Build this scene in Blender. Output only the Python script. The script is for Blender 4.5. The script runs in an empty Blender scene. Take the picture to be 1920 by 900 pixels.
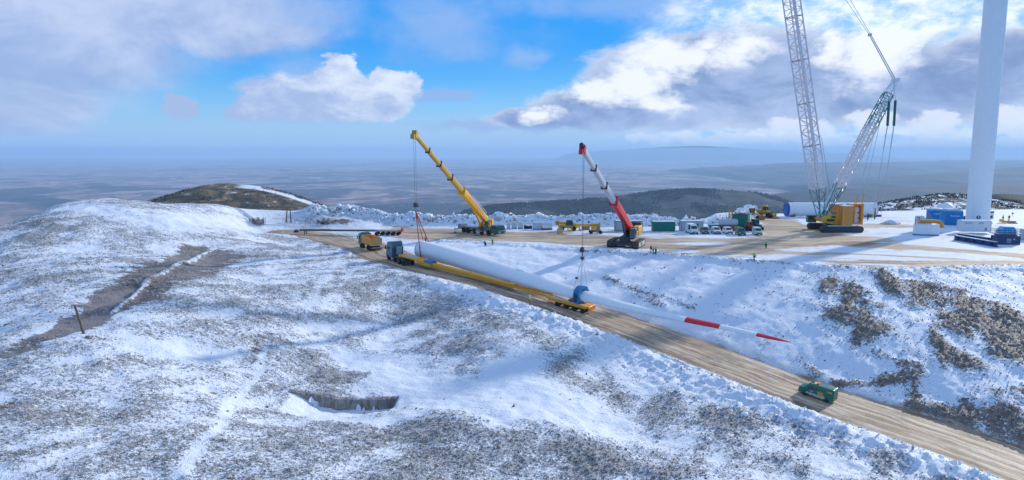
import bpy, bmesh, math, random
import numpy as np
from mathutils import Vector, Matrix
R = math.radians
random.seed(7); rng = np.random.default_rng(11)
scene = bpy.context.scene
COL = scene.collection
# ------------------------------------------------------------------ camera
F = 1318.0; TH = math.atan(168 / F); CZ = 22.0
cam_d = bpy.data.cameras.new('camera'); cam = bpy.data.objects.new('camera', cam_d); COL.objects.link(cam)
cam_d.sensor_width = 36; cam_d.lens = 36 * F / 1920; cam_d.clip_start = 0.5; cam_d.clip_end = 200000
cam.location = (0, 0, CZ); cam.rotation_euler = (math.pi / 2 - TH, 0, 0); scene.camera = cam
scene.view_settings.view_transform = 'Standard'; scene.view_settings.look = 'None'
scene.view_settings.exposure = 0.18; scene.view_settings.gamma = 1.0
try: scene.view_settings.use_curve_mapping = False
except Exception: pass
scene.cycles.max_bounces = 5; scene.cycles.diffuse_bounces = 3; scene.cycles.glossy_bounces = 2
scene.cycles.transparent_max_bounces = 8; scene.cycles.volume_bounces = 2
scene.cycles.use_denoising = True
SUN_AZ, SUN_EL = R(49), R(21)          # azimuth clockwise from +Y
SUN = Vector((math.sin(SUN_AZ) * math.cos(SUN_EL), math.cos(SUN_AZ) * math.cos(SUN_EL), math.sin(SUN_EL)))
sl = bpy.data.lights.new('sun', 'SUN'); sl.energy = 3.4; sl.angle = R(1.2); sl.color = (1.0, .955, .87)
so = bpy.data.objects.new('sun', sl); COL.objects.link(so); so.rotation_euler = SUN.to_track_quat('Z', 'Y').to_euler()

# ------------------------------------------------------------------ node helper
class NT:
    def __init__(s, tree): s.t = tree; s.n = tree.nodes; s.l = tree.links
    def new(s, typ, **kw):
        nd = s.n.new(typ)
        for k, v in kw.items(): setattr(nd, k, v)
        return nd
    def put(s, sock, v):
        if isinstance(v, bpy.types.NodeSocket): s.l.new(v, sock)
        elif v is not None: sock.default_value = v
    def m(s, op, a, b=None, c=None, clamp=False):
        nd = s.new('ShaderNodeMath', operation=op, use_clamp=clamp)
        s.put(nd.inputs[0], a)
        if b is not None: s.put(nd.inputs[1], b)
        if c is not None: s.put(nd.inputs[2], c)
        return nd.outputs[0]
    def vm(s, op, a, b=None, sc=None):
        nd = s.new('ShaderNodeVectorMath', operation=op); s.put(nd.inputs[0], a)
        if b is not None: s.put(nd.inputs[1], b)
        if sc is not None: s.put(nd.inputs['Scale'], sc)
        return nd.outputs[0]
    def step(s, x, a, b, o0=0.0, o1=1.0):
        nd = s.new('ShaderNodeMapRange', interpolation_type='SMOOTHSTEP'); s.put(nd.inputs[0], x)
        s.put(nd.inputs[1], a); s.put(nd.inputs[2], b); s.put(nd.inputs[3], o0); s.put(nd.inputs[4], o1); return nd.outputs[0]
    def mix(s, f, a, b, mode='MIX'):
        nd = s.new('ShaderNodeMix', data_type='RGBA', blend_type=mode); s.put(nd.inputs[0], f)
        s.put(nd.inputs[6], a if not isinstance(a, tuple) else (*a, 1)[:4]); s.put(nd.inputs[7], b if not isinstance(b, tuple) else (*b, 1)[:4]); return nd.outputs[2]
    def noise(s, vec, scale, detail=4, rough=.55, dist=0.0, lac=2.0, typ='FBM'):
        nd = s.new('ShaderNodeTexNoise'); s.put(nd.inputs['Vector'], vec)
        nd.inputs['Scale'].default_value = scale; nd.inputs['Detail'].default_value = detail
        nd.inputs['Roughness'].default_value = rough; nd.inputs['Distortion'].default_value = dist; nd.inputs['Lacunarity'].default_value = lac
        return nd.outputs['Fac']
    def xyz(s, v): nd = s.new('ShaderNodeSeparateXYZ'); s.put(nd.inputs[0], v); return nd.outputs
    def comb(s, x, y, z): nd = s.new('ShaderNodeCombineXYZ'); s.put(nd.inputs[0], x); s.put(nd.inputs[1], y); s.put(nd.inputs[2], z); return nd.outputs[0]

def lin(*c): return tuple(((v / 255) / 12.92 if v <= 10 else ((v / 255 + .055) / 1.055) ** 2.4) for v in c)
# ------------------------------------------------------------------ sky
def azel(px, py):
    u = (px - 960) / F; v = (450 - py) / F
    d = Vector((u, math.cos(TH) + v * math.sin(TH), -math.sin(TH) + v * math.cos(TH))).normalized()
    return math.atan2(d.x, d.y), math.asin(d.z)
world = bpy.data.worlds.new('World'); scene.world = world; world.use_nodes = True
W = NT(world.node_tree); W.n.clear()
wout = W.new('ShaderNodeOutputWorld'); wbg = W.new('ShaderNodeBackground'); wbg.inputs['Strength'].default_value = 0.1
W.l.new(wbg.outputs[0], wout.inputs[0])
skyt = W.new('ShaderNodeTexSky', sky_type='NISHITA'); skyt.sun_disc = False; skyt.sun_elevation = SUN_EL
skyt.sun_rotation = SUN_AZ; skyt.altitude = 1500; skyt.air_density = 1.0; skyt.dust_density = 0.4; skyt.ozone_density = 3.0
tc = W.new('ShaderNodeTexCoord'); dv = tc.outputs['Generated']
dx, dy, dz = W.xyz(dv)
AZ = W.m('ARCTAN2', dx, dy); EL = W.m('ARCSINE', dz)
P3 = W.comb(dx, dy, W.m('MULTIPLY', dz, 1.9))
n1 = W.noise(P3, 7.0, 8, .6, .35); n2 = W.noise(W.vm('ADD', P3, (3.1, 1.7, .4)), 19.0, 7, .62, .2)
n3 = W.noise(W.vm('ADD', P3, (7.3, 2.2, 5.1)), 2.6, 5, .5, .3)
# warped coordinates so that cloud outlines billow
wz = W.noise(W.vm('ADD', P3, (11., 4., 2.)), 16.0, 6, .6); wz2 = W.noise(W.vm('ADD', P3, (1., 14., 6.)), 16.0, 6, .6)
AZw = W.m('ADD', AZ, W.m('MULTIPLY', W.m('SUBTRACT', wz, .5), .075)); ELw = W.m('ADD', EL, W.m('MULTIPLY', W.m('SUBTRACT', wz2, .5), .042))
def blob(px, py, rx, ry, a=None, e=None):
    a0, e0 = azel(px, py); q = math.cos(a0)**2 if abs(a0) < 1 else .3
    ra, re = rx / F * max(q, .55), ry / F * math.sqrt(max(q, .4))
    A = W.m('DIVIDE', W.m('SUBTRACT', a or AZw, a0), ra); E = W.m('DIVIDE', W.m('SUBTRACT', e or ELw, e0), re)
    return W.m('SUBTRACT', 1.0, W.m('SQRT', W.m('ADD', W.m('MULTIPLY', A, A), W.m('MULTIPLY', E, E))))
def mx(*l):
    o = l[0]
    for b in l[1:]: o = W.m('MAXIMUM', o, b)
    return o
def cmul(c, k=10.0): return tuple(v * k for v in c)
sat = W.new('ShaderNodeHueSaturation'); sat.inputs['Saturation'].default_value = 1.25; W.l.new(skyt.outputs[0], sat.inputs['Color'])
nish = sat.outputs[0]
# clear air: deep azure above, paling into lavender near the horizon
azure = W.mix(W.step(EL, R(2.0), R(9)), cmul(lin(112, 188, 240)), cmul(lin(30, 152, 242)))
azure = W.mix(W.step(EL, R(-1), R(5.5)), cmul(lin(163, 192, 228)), azure)
clear = W.mix(.85, nish, azure)
# thin high veil
veil = W.m('MULTIPLY', W.step(W.m('ADD', n3, W.m('MULTIPLY', n1, .35)), .60, .86), W.step(EL, R(5), R(10)))
sky = W.mix(W.m('MULTIPLY', veil, .4), clear, cmul(lin(150, 180, 228)))
# left soft cloud mass
bl = mx(blob(40, 60, 430, 170), blob(20, 190, 220, 100), blob(250, 10, 480, 105), blob(430, 60, 230, 50))
lm = W.step(W.m('ADD', bl, W.m('MULTIPLY', W.m('SUBTRACT', n3, .5), .9)), -.05, .50)
lcol = W.mix(W.step(n1, .35, .65), cmul(lin(150, 172, 215)), cmul(lin(192, 205, 233)))
sky = W.mix(W.m('MULTIPLY', lm, .9), sky, lcol)
# upper middle haze
bm = mx(blob(800, 50, 170, 80), blob(1180, 10, 300, 45), blob(590, 30, 180, 60), blob(995, 105, 60, 30), blob(560, 130, 130, 40))
mm = W.step(W.m('ADD', bm, W.m('MULTIPLY', W.m('SUBTRACT', n1, .5), 1.6)), .0, .9)
sky = W.mix(W.m('MULTIPLY', mm, .55), sky, cmul(lin(160, 185, 228)))
# central cumulus with a flat base
def flat(py, soft=.006):
    e0 = azel(960, py)[1]; return W.step(W.m('ADD', EL, W.m('MULTIPLY', W.m('SUBTRACT', n2, .5), .02)), e0 - soft, e0 + soft)
bc = mx(blob(575, 190, 150, 58), blob(500, 204, 85, 30), blob(635, 156, 62, 38), blob(640, 122, 36, 22), blob(735, 160, 62, 30), blob(680, 190, 100, 42), blob(343, 202, 40, 22), blob(640, 212, 90, 24))
cm = W.m('MULTIPLY', W.step(W.m('ADD', bc, W.m('MULTIPLY', W.m('SUBTRACT', n1, .5), .45)), -.02, .20), flat(230, .007))
ccol = W.mix(W.step(W.m('ADD', W.m('MULTIPLY', W.m('SUBTRACT', AZ, azel(560, 0)[0]), 2.6), W.m('ADD', W.m('MULTIPLY', W.m('SUBTRACT', EL, azel(0+960, 190)[1]), 6.0), W.m('MULTIPLY', W.m('SUBTRACT', n2, .5), 2.2))), -.25, .75), cmul(lin(160, 180, 220)), cmul(lin(220, 229, 245)))
sky = W.mix(W.m('MULTIPLY', cm, .95), sky, ccol)
# thin purple streaks right of it
bs = mx(blob(830, 178, 90, 14), blob(900, 235, 160, 16), blob(1010, 228, 100, 18))
sm = W.step(W.m('ADD', bs, W.m('MULTIPLY', W.m('SUBTRACT', n2, .5), 1.4)), .0, .7)
sky = W.mix(W.m('MULTIPLY', sm, .7), sky, cmul(lin(150, 172, 222)))
# right: white background glow, then the big bank
bg_ = mx(blob(1700, 60, 560, 190), blob(1850, 200, 330, 120), blob(1500, 225, 380, 60))
gm = W.step(W.m('ADD', bg_, W.m('MULTIPLY', W.m('SUBTRACT', n1, .5), 1.3)), -.12, .50)
gcol = W.mix(W.step(n2, .36, .62), cmul(lin(150, 198, 242)), cmul((.90, .97, 1.0)))
sky = W.mix(W.m('MULTIPLY', gm, .92), sky, gcol)
bk = mx(blob(1250, 165, 185, 95), blob(1120, 212, 150, 50), blob(1020, 225, 120, 26), blob(1400, 150, 230, 105), blob(1560, 150, 260, 95), blob(1760, 170, 240, 75), blob(1880, 130, 200, 80), blob(1330, 110, 130, 60))
bkn = W.m('ADD', W.m('ADD', bk, W.m('MULTIPLY', W.m('SUBTRACT', n2, .5), .38)), W.m('MULTIPLY', W.m('SUBTRACT', n1, .5), .75))
km = W.m('MULTIPLY', W.step(bkn, -.05, .20), W.step(W.m('ADD', EL, W.m('MULTIPLY', W.m('SUBTRACT', n1, .5), .06)), azel(960, 252)[1], azel(960, 236)[1]))
litc = mx(blob(1280, 105, 120, 45), blob(1190, 150, 70, 45), blob(1360, 90, 90, 45), blob(1660, 50, 130, 110), blob(1120, 175, 60, 28), blob(1560, 80, 50, 50), blob(1010, 212, 40, 14), blob(1230, 190, 60, 24))
lit = W.step(W.m('ADD', W.m('ADD', litc, W.m('MULTIPLY', W.m('SUBTRACT', n1, .5), 1.6)), W.m('MULTIPLY', W.m('SUBTRACT', n2, .5), 2.4)), -.25, .75)
edge = W.step(bkn, .42, .0)
kcol = W.mix(W.step(n1, .36, .66), cmul(lin(116, 142, 190)), cmul(lin(168, 188, 226)))
kcol = W.mix(W.m('MAXIMUM', lit, W.m('MULTIPLY', edge, .5)), kcol, cmul((.84, .88, .95)))
sky = W.mix(W.m('MULTIPLY', km, .96), sky, kcol)
# little cumulus row above the horizon
br = mx(blob(1500, 235, 70, 20), blob(1620, 225, 60, 24), blob(1760, 232, 70, 22), blob(1890, 225, 60, 30), blob(1225, 262, 36, 14), blob(1290, 258, 22, 16), blob(1180, 264, 22, 8), blob(1345, 262, 45, 12), blob(1430, 266, 70, 9), blob(1560, 262, 90, 12), blob(1720, 266, 130, 10), blob(1880, 270, 90, 14))
rm = W.step(W.m('ADD', br, W.m('MULTIPLY', W.m('SUBTRACT', n2, .5), 1.5)), .0, .35)
sky = W.mix(W.m('MULTIPLY', rm, .8), sky, cmul(lin(222, 230, 244)))
sky = W.mix(W.step(EL, R(22), R(42), 0, .78), sky, cmul(lin(172, 188, 218)))      # unseen pale cloud added above the frame so the sky fill is less blue
# horizon haze
sky = W.mix(W.step(EL, R(2.4), R(-.2), 0, .8), sky, cmul(lin(142, 184, 234)))
W.l.new(sky, wbg.inputs['Color'])

# ------------------------------------------------------------------ projection helpers
CT, ST = math.cos(TH), math.sin(TH)
def ray(px, py):
    u = (px - 960) / F; v = (450 - py) / F
    return np.array((u, CT + v * ST, -ST + v * CT))
def D(px, py, Y):                     # point seen at a pixel, Y metres in front
    d = ray(px, py); return Vector((d[0] / d[1] * Y, Y, CZ + d[2] / d[1] * Y))
def G(px, py, z=0.0):                 # point seen at a pixel on a level z
    d = ray(px, py); t = (z - CZ) / d[2]; return Vector((d[0] * t, d[1] * t, z))
# ------------------------------------------------------------------ numpy noise
def _h(ix, iy, s):
    h = (ix.astype(np.int64) * 374761393 + iy.astype(np.int64) * 668265263 + s * 974711) & 0x7fffffff
    h = ((h ^ (h >> 13)) * 1274126177) & 0x7fffffff
    return (h ^ (h >> 16)) & 0xffff
def pn(x, y, s=0):                    # gradient noise about -1..1
    ix = np.floor(x); iy = np.floor(y); fx = x - ix; fy = y - iy
    u = fx * fx * fx * (fx * (fx * 6 - 15) + 10); v = fy * fy * fy * (fy * (fy * 6 - 15) + 10); o = 0
    for a in (0, 1):
        for b in (0, 1):
            g = _h(ix + a, iy + b, s) * (2 * np.pi / 65536)
            o = o + (np.cos(g) * (fx - a) + np.sin(g) * (fy - b)) * (u if a else 1 - u) * (v if b else 1 - v)
    return o * 1.5
def fbm(x, y, sc, oc=4, s=0, gain=.5):
    o = 0; a = 1
    for k in range(oc): o = o + a * pn(x * sc + 17.3 * k, y * sc - 9.1 * k, s + k); a *= gain; sc *= 2.03
    return o
def ridged(x, y, sc, oc=4, s=0):
    o = 0; a = 1
    for k in range(oc): o = o + a * (1 - np.abs(pn(x * sc + 5.3 * k, y * sc, s + k)) * 2); a *= .5; sc *= 2.1
    return o
def sstep(x, a, b): t = np.clip((x - a) / (b - a), 0, 1); return t * t * (3 - 2 * t)
def polydist(x, y, P):                # signed distance (left of travel positive), and interpolated extras
    P = np.asarray(P, float); best = np.full(x.shape, 1e9); sg = np.zeros(x.shape); ex = np.zeros(x.shape + (P.shape[1] - 2,)); al = np.zeros(x.shape); L = 0
    for a, b in zip(P[:-1], P[1:]):
        d = b[:2] - a[:2]; l2 = d @ d; t = np.clip(((x - a[0]) * d[0] + (y - a[1]) * d[1]) / l2, 0, 1)
        qx = a[0] + t * d[0] - x; qy = a[1] + t * d[1] - y; r = np.hypot(qx, qy); k = r < best
        best = np.where(k, r, best); cr = d[0] * (y - a[1]) - d[1] * (x - a[0]); sg = np.where(k, np.sign(cr), sg)
        e = a[2:] + t[..., None] * (b[2:] - a[2:]); ex = np.where(k[..., None], e, ex); al = np.where(k, L + t * math.sqrt(l2), al); L += math.sqrt(l2)
    return best, sg, ex, al
# ------------------------------------------------------------------ terrain
road = [(-60, 186.5, .4), (-50, 180, 0), (-37, 165, 0), tuple(D(700, 468, 155)), tuple(D(745, 487, 143.5)), tuple(D(920, 530, 131.0)), tuple(D(1110, 590, 119)), tuple(D(1320, 665, 104.5)), tuple(D(1533, 745, 92)), tuple(D(1880, 862, 77.5)), (78, 52, -18.0), (100, 30, -21)]
def smooth_poly(P, n=6):
    P = [np.array(p, float) for p in P]; out = []
    for i in range(len(P) - 1):
        p0, p1, p2, p3 = P[max(i - 1, 0)], P[i], P[i + 1], P[min(i + 2, len(P) - 1)]
        for k in range(n):
            t = k / n; out.append(.5 * (2 * p1 + (p2 - p0) * t + (2 * p0 - 5 * p1 + 4 * p2 - p3) * t * t + (3 * p1 - p0 - 3 * p2 + p3) * t ** 3))
    out.append(P[-1]); return out
roadS = smooth_poly(road, 4)
edge_px = [(640, 449), (740, 455), (800, 453), (870, 453), (960, 459), (1090, 468), (1230, 475), (1400, 490), (1560, 501), (1700, 506), (1920, 501)]
padE = [tuple(G(px, py))[:2] for px, py in edge_px] + [(150, 132), (260, 120)]
padE = smooth_poly([np.array(p) for p in padE], 3)
farE = [(-140, 196)] + [tuple(G(px, py))[:2] for px, py in [(600, 428), (800, 426), (1000, 425), (1200, 426), (1380, 424)]] + [(76, 240), (110, 252), (160, 262), (260, 270)]
# near slope control points: pixel and metres in front
ctl = [(960,900,60),(960,740,80),(960,640,101),(1400,900,66),(1200,820,77),(1180,700,95),(1700,900,70),(600,900,55),(300,900,50),(0,900,46),(0,760,60),(0,600,80),(0,500,104),(0,430,124),
 (150,610,77),(150,760,62),(300,600,84),(300,760,64),(500,600,96),(500,760,74),(700,600,108),(700,760,80),(100,380,152),(60,402,138),(200,378,165),(300,382,172),(200,440,128),(330,430,140),(400,470,132),(560,440,171),(620,452,164),
 (450,388,188),(540,396,200),(640,402,212),(560,520,118),(800,560,122),(850,600,110),(450,425,168),(130,500,105),(300,500,112),(530,425,186),(480,394,196),(590,399,207),(20,418,134),(0,432,146),(0,424,128),(430,408,180),(500,415,182),(380,400,176)]
CP = [tuple(D(*c)) for c in ctl] + [(-130, 215, -8), (-60, 245, -8), (-150, 150, -9), (-200, 190, -34), (-110, 80, -10), (-170, 100, -34), (-60, 25, -8), (0, 25, -14), (50, 30, -22), (-100, 30, -22), (-10, 240, -9)]
for p in roadS[::3]: pass
CP = np.array(CP)
def rbf_fit(C, lam=8.0):
    n = len(C); d = np.hypot(C[:, None, 0] - C[None, :, 0], C[:, None, 1] - C[None, :, 1]) + 1e-9
    K = d * d * np.log(d) + np.eye(n) * lam; P_ = np.c_[np.ones(n), C[:, :2]]
    A = np.block([[K, P_], [P_.T, np.zeros((3, 3))]]); return np.linalg.solve(A, np.r_[C[:, 2], np.zeros(3)])
# add points along the near road shoulder
ex_ = []
rs = np.array(roadS)
for i in range(4, len(rs) - 1, 3):
    t = rs[i + 1] - rs[i]; t = t / np.hypot(t[0], t[1]); nrm = np.array((t[1], -t[0])); p = rs[i][:2] + nrm * 9; ex_.append((p[0], p[1], rs[i][2] + .2))
CP = np.vstack([CP, np.array(ex_)]); RB = rbf_fit(CP)
def Srf(x, y):
    o = RB[-3] + RB[-2] * x + RB[-1] * y
    for (cx, cy, _), w in zip(CP, RB[:-3]):
        d2 = (x - cx) ** 2 + (y - cy) ** 2 + 1e-9; o = o + w * .5 * d2 * np.log(d2)
    return o
def fields(x, y):
    """smooth height and the helper fields"""
    dr, sr, er, al = polydist(x, y, roadS); rz = er[..., 0]
    dp, sp, _, _ = polydist(x, y, padE); df, sf, _, _ = polydist(x, y, farE)
    far_side = sr > 0
    s = Srf(x, y)
    inpad = (sp > 0) & (sf < 0) & (x > -34)
    # near side
    near = np.where(far_side, 0, dr)
    zn = rz + (s - rz) * sstep(near, 5.5, 22)
    zn = np.where(near < 5.5, rz, zn)
    # far side bank
    eR = np.maximum(dr - 5.5, 0); w = eR / (eR + dp + 1e-6)
    zb = rz * (1 - (w ** .85)) - 0.0
    zb = np.where(dr < 5.5, rz, zb)
    z = np.where(far_side, zb, zn)
    z = np.where(inpad, 0, z)
    # left far part: the pad tail blends into the hill
    lw = sstep(x, -30, -42); zl = np.where((dr > 6) , rz + (s - rz) * sstep(dr, 6, 20), rz)
    z = np.where(far_side, z * (1 - lw) + zl * lw, z)
    # behind the far edge the ground falls away
    beyond = np.where(sf > 0, df, 0)
    drop = np.where(x > -60, beyond, 0)
    drop = drop * sstep(x, -60, -34)
    z = z * np.where(sstep(x, -60, -34) > 0, 1, 1) - 0.42 * np.maximum(drop - 6, 0)
    return z, dr, sr, al, rz, dp, sp, df, sf, inpad, near
# back snow berm line
bermB = [tuple(G(px, py))[:2] for px, py in [(590, 423), (660, 421), (760, 423), (900, 421), (1040, 420), (1180, 422), (1300, 421), (1380, 415)]] + [tuple(G(1410, 405))[:2]]
def berm_h(x, y):
    d, sg, _, al = polydist(x, y, bermB)
    prof = np.exp(-(d / 3.6) ** 2)
    h = prof * (np.where(x > -40, 2.3, 2.3 - .06 * (-40 - x)) + .7 * pn(al / 9, d * 0, 5) + .6 * ridged(x, y, .33, 3, 9) * .7 + .5 * ridged(x, y, .95, 2, 12) * .6)
    return np.where(x > -62, h, h * sstep(x, -78, -62)), d
def H(x, y, full=False):
    x = np.asarray(x, float); y = np.asarray(y, float)
    z, dr, sr, al, rz, dp, sp, dfar, sf, inpad, near = fields(x, y)
    bh, bd = berm_h(x, y); z = z + bh
    if not full: return z
    return z, dr, sr, al, dp, sp, dfar, sf, inpad, near, bd
def Wp(px, py):                       # ground point seen at a pixel
    d = ray(px, py); t = np.linspace(30, 330, 1200) / d[1]
    X = d[0] * t; Y = d[1] * t; Z = CZ + d[2] * t; hz = H(X, Y); k = np.argmax(hz > Z)
    if not (hz > Z).any(): k = int(np.argmin(Z - hz))
    return (X[k], Y[k])
def Hs(x, y): return float(H(np.array([x]), np.array([y]))[0])
def line_mask(x, y, pts, wpx, soft=.6, nz=None):
    """pts: pixels on the ground, optional half width in metres each"""
    P = []
    for q in pts: P.append((*Wp(q[0], q[1]), q[2] if len(q) > 2 else wpx))
    d, _, e, _ = polydist(x, y, P); w = e[..., 0]
    if nz is not None: w = w * (1 + nz)
    return 1 - sstep(d, w * (1 - soft) * .6, w * (1 + soft) * 1.3)
def pad_mask(x, y, pts, w, nz=0):
    P = [(*tuple(G(q[0], q[1]))[:2], q[2] if len(q) > 2 else w) for q in pts]
    d, _, e, _ = polydist(x, y, P); ww = e[..., 0] * (1 + nz); return 1 - sstep(d, ww * .45, ww * 1.5)

def grid_mesh(name, X, Y, Z, mat, attrs=None, smooth=True):
    ny, nx = X.shape; me = bpy.data.meshes.new(name)
    co = np.stack([X, Y, Z], -1).reshape(-1, 3).astype(np.float32)
    i = np.arange(ny * nx).reshape(ny, nx)
    q = np.stack([i[:-1, :-1], i[:-1, 1:], i[1:, 1:], i[1:, :-1]], -1).reshape(-1, 4)
    me.vertices.add(len(co)); me.vertices.foreach_set('co', co.ravel())
    me.loops.add(q.size); me.loops.foreach_set('vertex_index', q.ravel().astype(np.int32))
    me.polygons.add(len(q)); me.polygons.foreach_set('loop_start', (np.arange(len(q)) * 4).astype(np.int32))
    me.polygons.foreach_set('loop_total', np.full(len(q), 4, np.int32)); me.polygons.foreach_set('use_smooth', np.full(len(q), smooth))
    me.update(calc_edges=True)
    for k, v in (attrs or {}).items():
        a = me.attributes.new(k, 'FLOAT_COLOR', 'POINT'); a.data.foreach_set('color', np.ascontiguousarray(v.reshape(-1, 4), np.float32).ravel())
    me.materials.append(mat); o = bpy.data.objects.new(name, me); COL.objects.link(o); return o

def attr(N, name):
    a = N.new('ShaderNodeAttribute', attribute_name=name); r, g, b = [a.outputs['Color']][0:1] * 3 if False else (None,) * 3
    s = N.new('ShaderNodeSeparateColor'); N.l.new(a.outputs['Color'], s.inputs[0]); return s.outputs[0], s.outputs[1], s.outputs[2], a.outputs['Alpha']
def new_mat(name, rough=.6, spec=.3, metal=0.0):
    m = bpy.data.materials.new(name); m.use_nodes = True; N = NT(m.node_tree); b = m.node_tree.nodes['Principled BSDF']
    b.inputs['Roughness'].default_value = rough; b.inputs['Specular IOR Level'].default_value = spec; b.inputs['Metallic'].default_value = metal
    return m, N, b
def bump(N, b, h, st=.5, dist=.1):
    nd = N.new('ShaderNodeBump'); nd.inputs['Strength'].default_value = st; nd.inputs['Distance'].default_value = dist
    N.put(nd.inputs['Height'], h); N.l.new(nd.outputs[0], b.inputs['Normal'])

# ------------------------------------------------------------------ ground material (masks: r dirt, g scrub, b rock, a mud shade; second: across, along, compact)
m_ground, N, B = new_mat('ground_snow', .65, .25)
pos = N.new('ShaderNodeNewGeometry').outputs['Position']
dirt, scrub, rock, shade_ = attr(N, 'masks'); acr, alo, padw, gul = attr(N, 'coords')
pz = N.vm('MULTIPLY', pos, (1, 1, .35))
fa = N.noise(pz, 2.6, 4, .7, .3); fb = N.noise(pz, .6, 5, .68, .6); fc = N.noise(pz, .12, 4, .55, .5); ff = N.noise(pz, 7.5, 2, .7)
mp = N.new('ShaderNodeMapping'); N.l.new(pz, mp.inputs[0]); mp.inputs['Rotation'].default_value = (0, 0, R(-38)); mp.inputs['Scale'].default_value = (.28, 1.15, 1)
fs = N.noise(mp.outputs[0], .95, 6, .68, .5)
tuft = N.m('ADD', N.m('ADD', N.m('MULTIPLY', fa, .40), N.m('MULTIPLY', fs, .22)), N.m('ADD', N.m('MULTIPLY', fb, .13), N.m('MULTIPLY', ff, .27)))
thr = N.m('SUBTRACT', .63, N.m('MULTIPLY', scrub, .17))
ms = N.m('MULTIPLY', N.step(N.m('SUBTRACT', tuft, thr), -.06, .05), N.step(scrub, .0, .12))
vor = N.new('ShaderNodeTexVoronoi'); N.put(vor.inputs['Vector'], pz); vor.inputs['Scale'].default_value = 1.6; vd = vor.outputs['Distance']; vcol = vor.outputs['Color']
rthr = N.m('SUBTRACT', .66, N.m('MULTIPLY', rock, .22))
mr = N.step(N.m('SUBTRACT', N.m('ADD', N.m('MULTIPLY', N.m('ADD', N.m('MULTIPLY', fa, .6), N.m('MULTIPLY', ff, .4)), .65), N.m('MULTIPLY', fb, .35)), rthr), -.02, .02)
mr = N.m('MULTIPLY', mr, N.step(rock, .02, .3))
# tracks: noise stretched along the road or the pad
tv = N.comb(N.m('ADD', acr, N.m('MULTIPLY', N.m('SUBTRACT', N.noise(pos, .09, 3, .6), .5), 3.2)), N.m('MULTIPLY', alo, .06), 0.0)
tr = N.noise(tv, 1.6, 4, .6, .15)
px_ = N.xyz(pos); pv = N.comb(N.m('MULTIPLY', px_[0], .05), N.m('ADD', N.m('MULTIPLY', px_[1], .28), N.m('MULTIPLY', N.noise(pos, .02, 2, .5), 9.0)), 0.0)
pt = N.noise(pv, 1.0, 6, .66, .6)
track = N.m('ADD', N.m('MULTIPLY', tr, N.m('SUBTRACT', 1.0, padw)), N.m('MULTIPLY', pt, padw))
md = N.step(N.m('ADD', dirt, N.m('MULTIPLY', N.m('SUBTRACT', N.m('ADD', N.m('MULTIPLY', track, .75), N.m('MULTIPLY', fb, .25)), .5), N.m('MULTIPLY', N.m('ADD', .25, padw), 2.3))), .30, .74)
snow = N.mix(fc, (.68, .73, .815), (.80, .825, .865))
snow = N.mix(N.step(ff, .3, .7), snow, (.75, .785, .84))
sand = N.mix(N.step(track, .36, .62), (.28, .175, .10), (.66, .50, .34))
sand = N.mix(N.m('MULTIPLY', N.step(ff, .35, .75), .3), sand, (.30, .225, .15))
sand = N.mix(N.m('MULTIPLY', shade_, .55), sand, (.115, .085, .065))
grass = N.mix(N.step(fb, .3, .7), (.17, .155, .145), (.33, .31, .295))
grass = N.mix(N.step(fa, .5, .75), grass, (.46, .455, .46))
rk = N.mix(N.step(fa, .3, .7), (.10, .082, .072), (.30, .255, .215))
rk = N.mix(N.m('MULTIPLY', N.xyz(vcol)[0], .4), rk, (.16, .09, .055))
col = N.mix(N.m('MULTIPLY', ms, .80), snow, grass)
dark = N.step(N.m('ADD', gul, N.m('MULTIPLY', N.m('SUBTRACT', N.m('ADD', fs, N.m('MULTIPLY', fa, .5)), .75), 1.3)), .42, .62)
col = N.mix(N.m('MULTIPLY', dark, .85), col, N.mix(fa, (.115, .085, .07), (.24, .185, .155)))
col = N.mix(mr, col, rk)
slush = N.m('MULTIPLY', N.step(N.m('ADD', N.m('MULTIPLY', fb, .6), N.m('MULTIPLY', track, .4)), .53, .62), N.m('MULTIPLY', N.m('SUBTRACT', 1.0, padw), .45))
sand = N.mix(slush, sand, (.60, .585, .58))
col = N.mix(md, col, sand)
N.l.new(col, B.inputs['Base Color'])
hgt = N.m('ADD', N.m('ADD', N.m('MULTIPLY', fa, .5), N.m('MULTIPLY', ff, .22)), N.m('ADD', N.m('MULTIPLY', ms, .45), N.m('MULTIPLY', mr, .6)))
hgt = N.m('MULTIPLY', hgt, N.m('SUBTRACT', 1.0, N.m('MULTIPLY', md, .6)))
bump(N, B, hgt, .9, .30)

# ------------------------------------------------------------------ ground mesh
xs = np.concatenate([np.arange(-230, -120, 1.2), np.arange(-120, 100, .36), np.arange(100, 240, 1.0)])
ys = np.concatenate([np.arange(8, 36, 1.0), np.arange(36, 100, .30), np.arange(100, 224, .40), np.arange(224, 300, 1.0)])
X, Y = np.meshgrid(xs, ys)
Z, dr, sr, al, dp, sp, dfar, sf, inpad, near, bd = H(X, Y, True)
n_d = fbm((X * .50 + Y * .86) * .22, X * .86 - Y * .50, .33, 4, 303); n_a = fbm(X, Y, .045, 4, 3); n_b = fbm(X, Y, .2, 3, 21); n_c = fbm(X, Y, .75, 3, 33)
onbank = (sr > 0) & (~inpad) & (dr > 5.5) & (X > -34)
onnear = (sr <= 0) & (dr > 5.5) | ((X < -34) & (dr > 7) & (~inpad))
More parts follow.
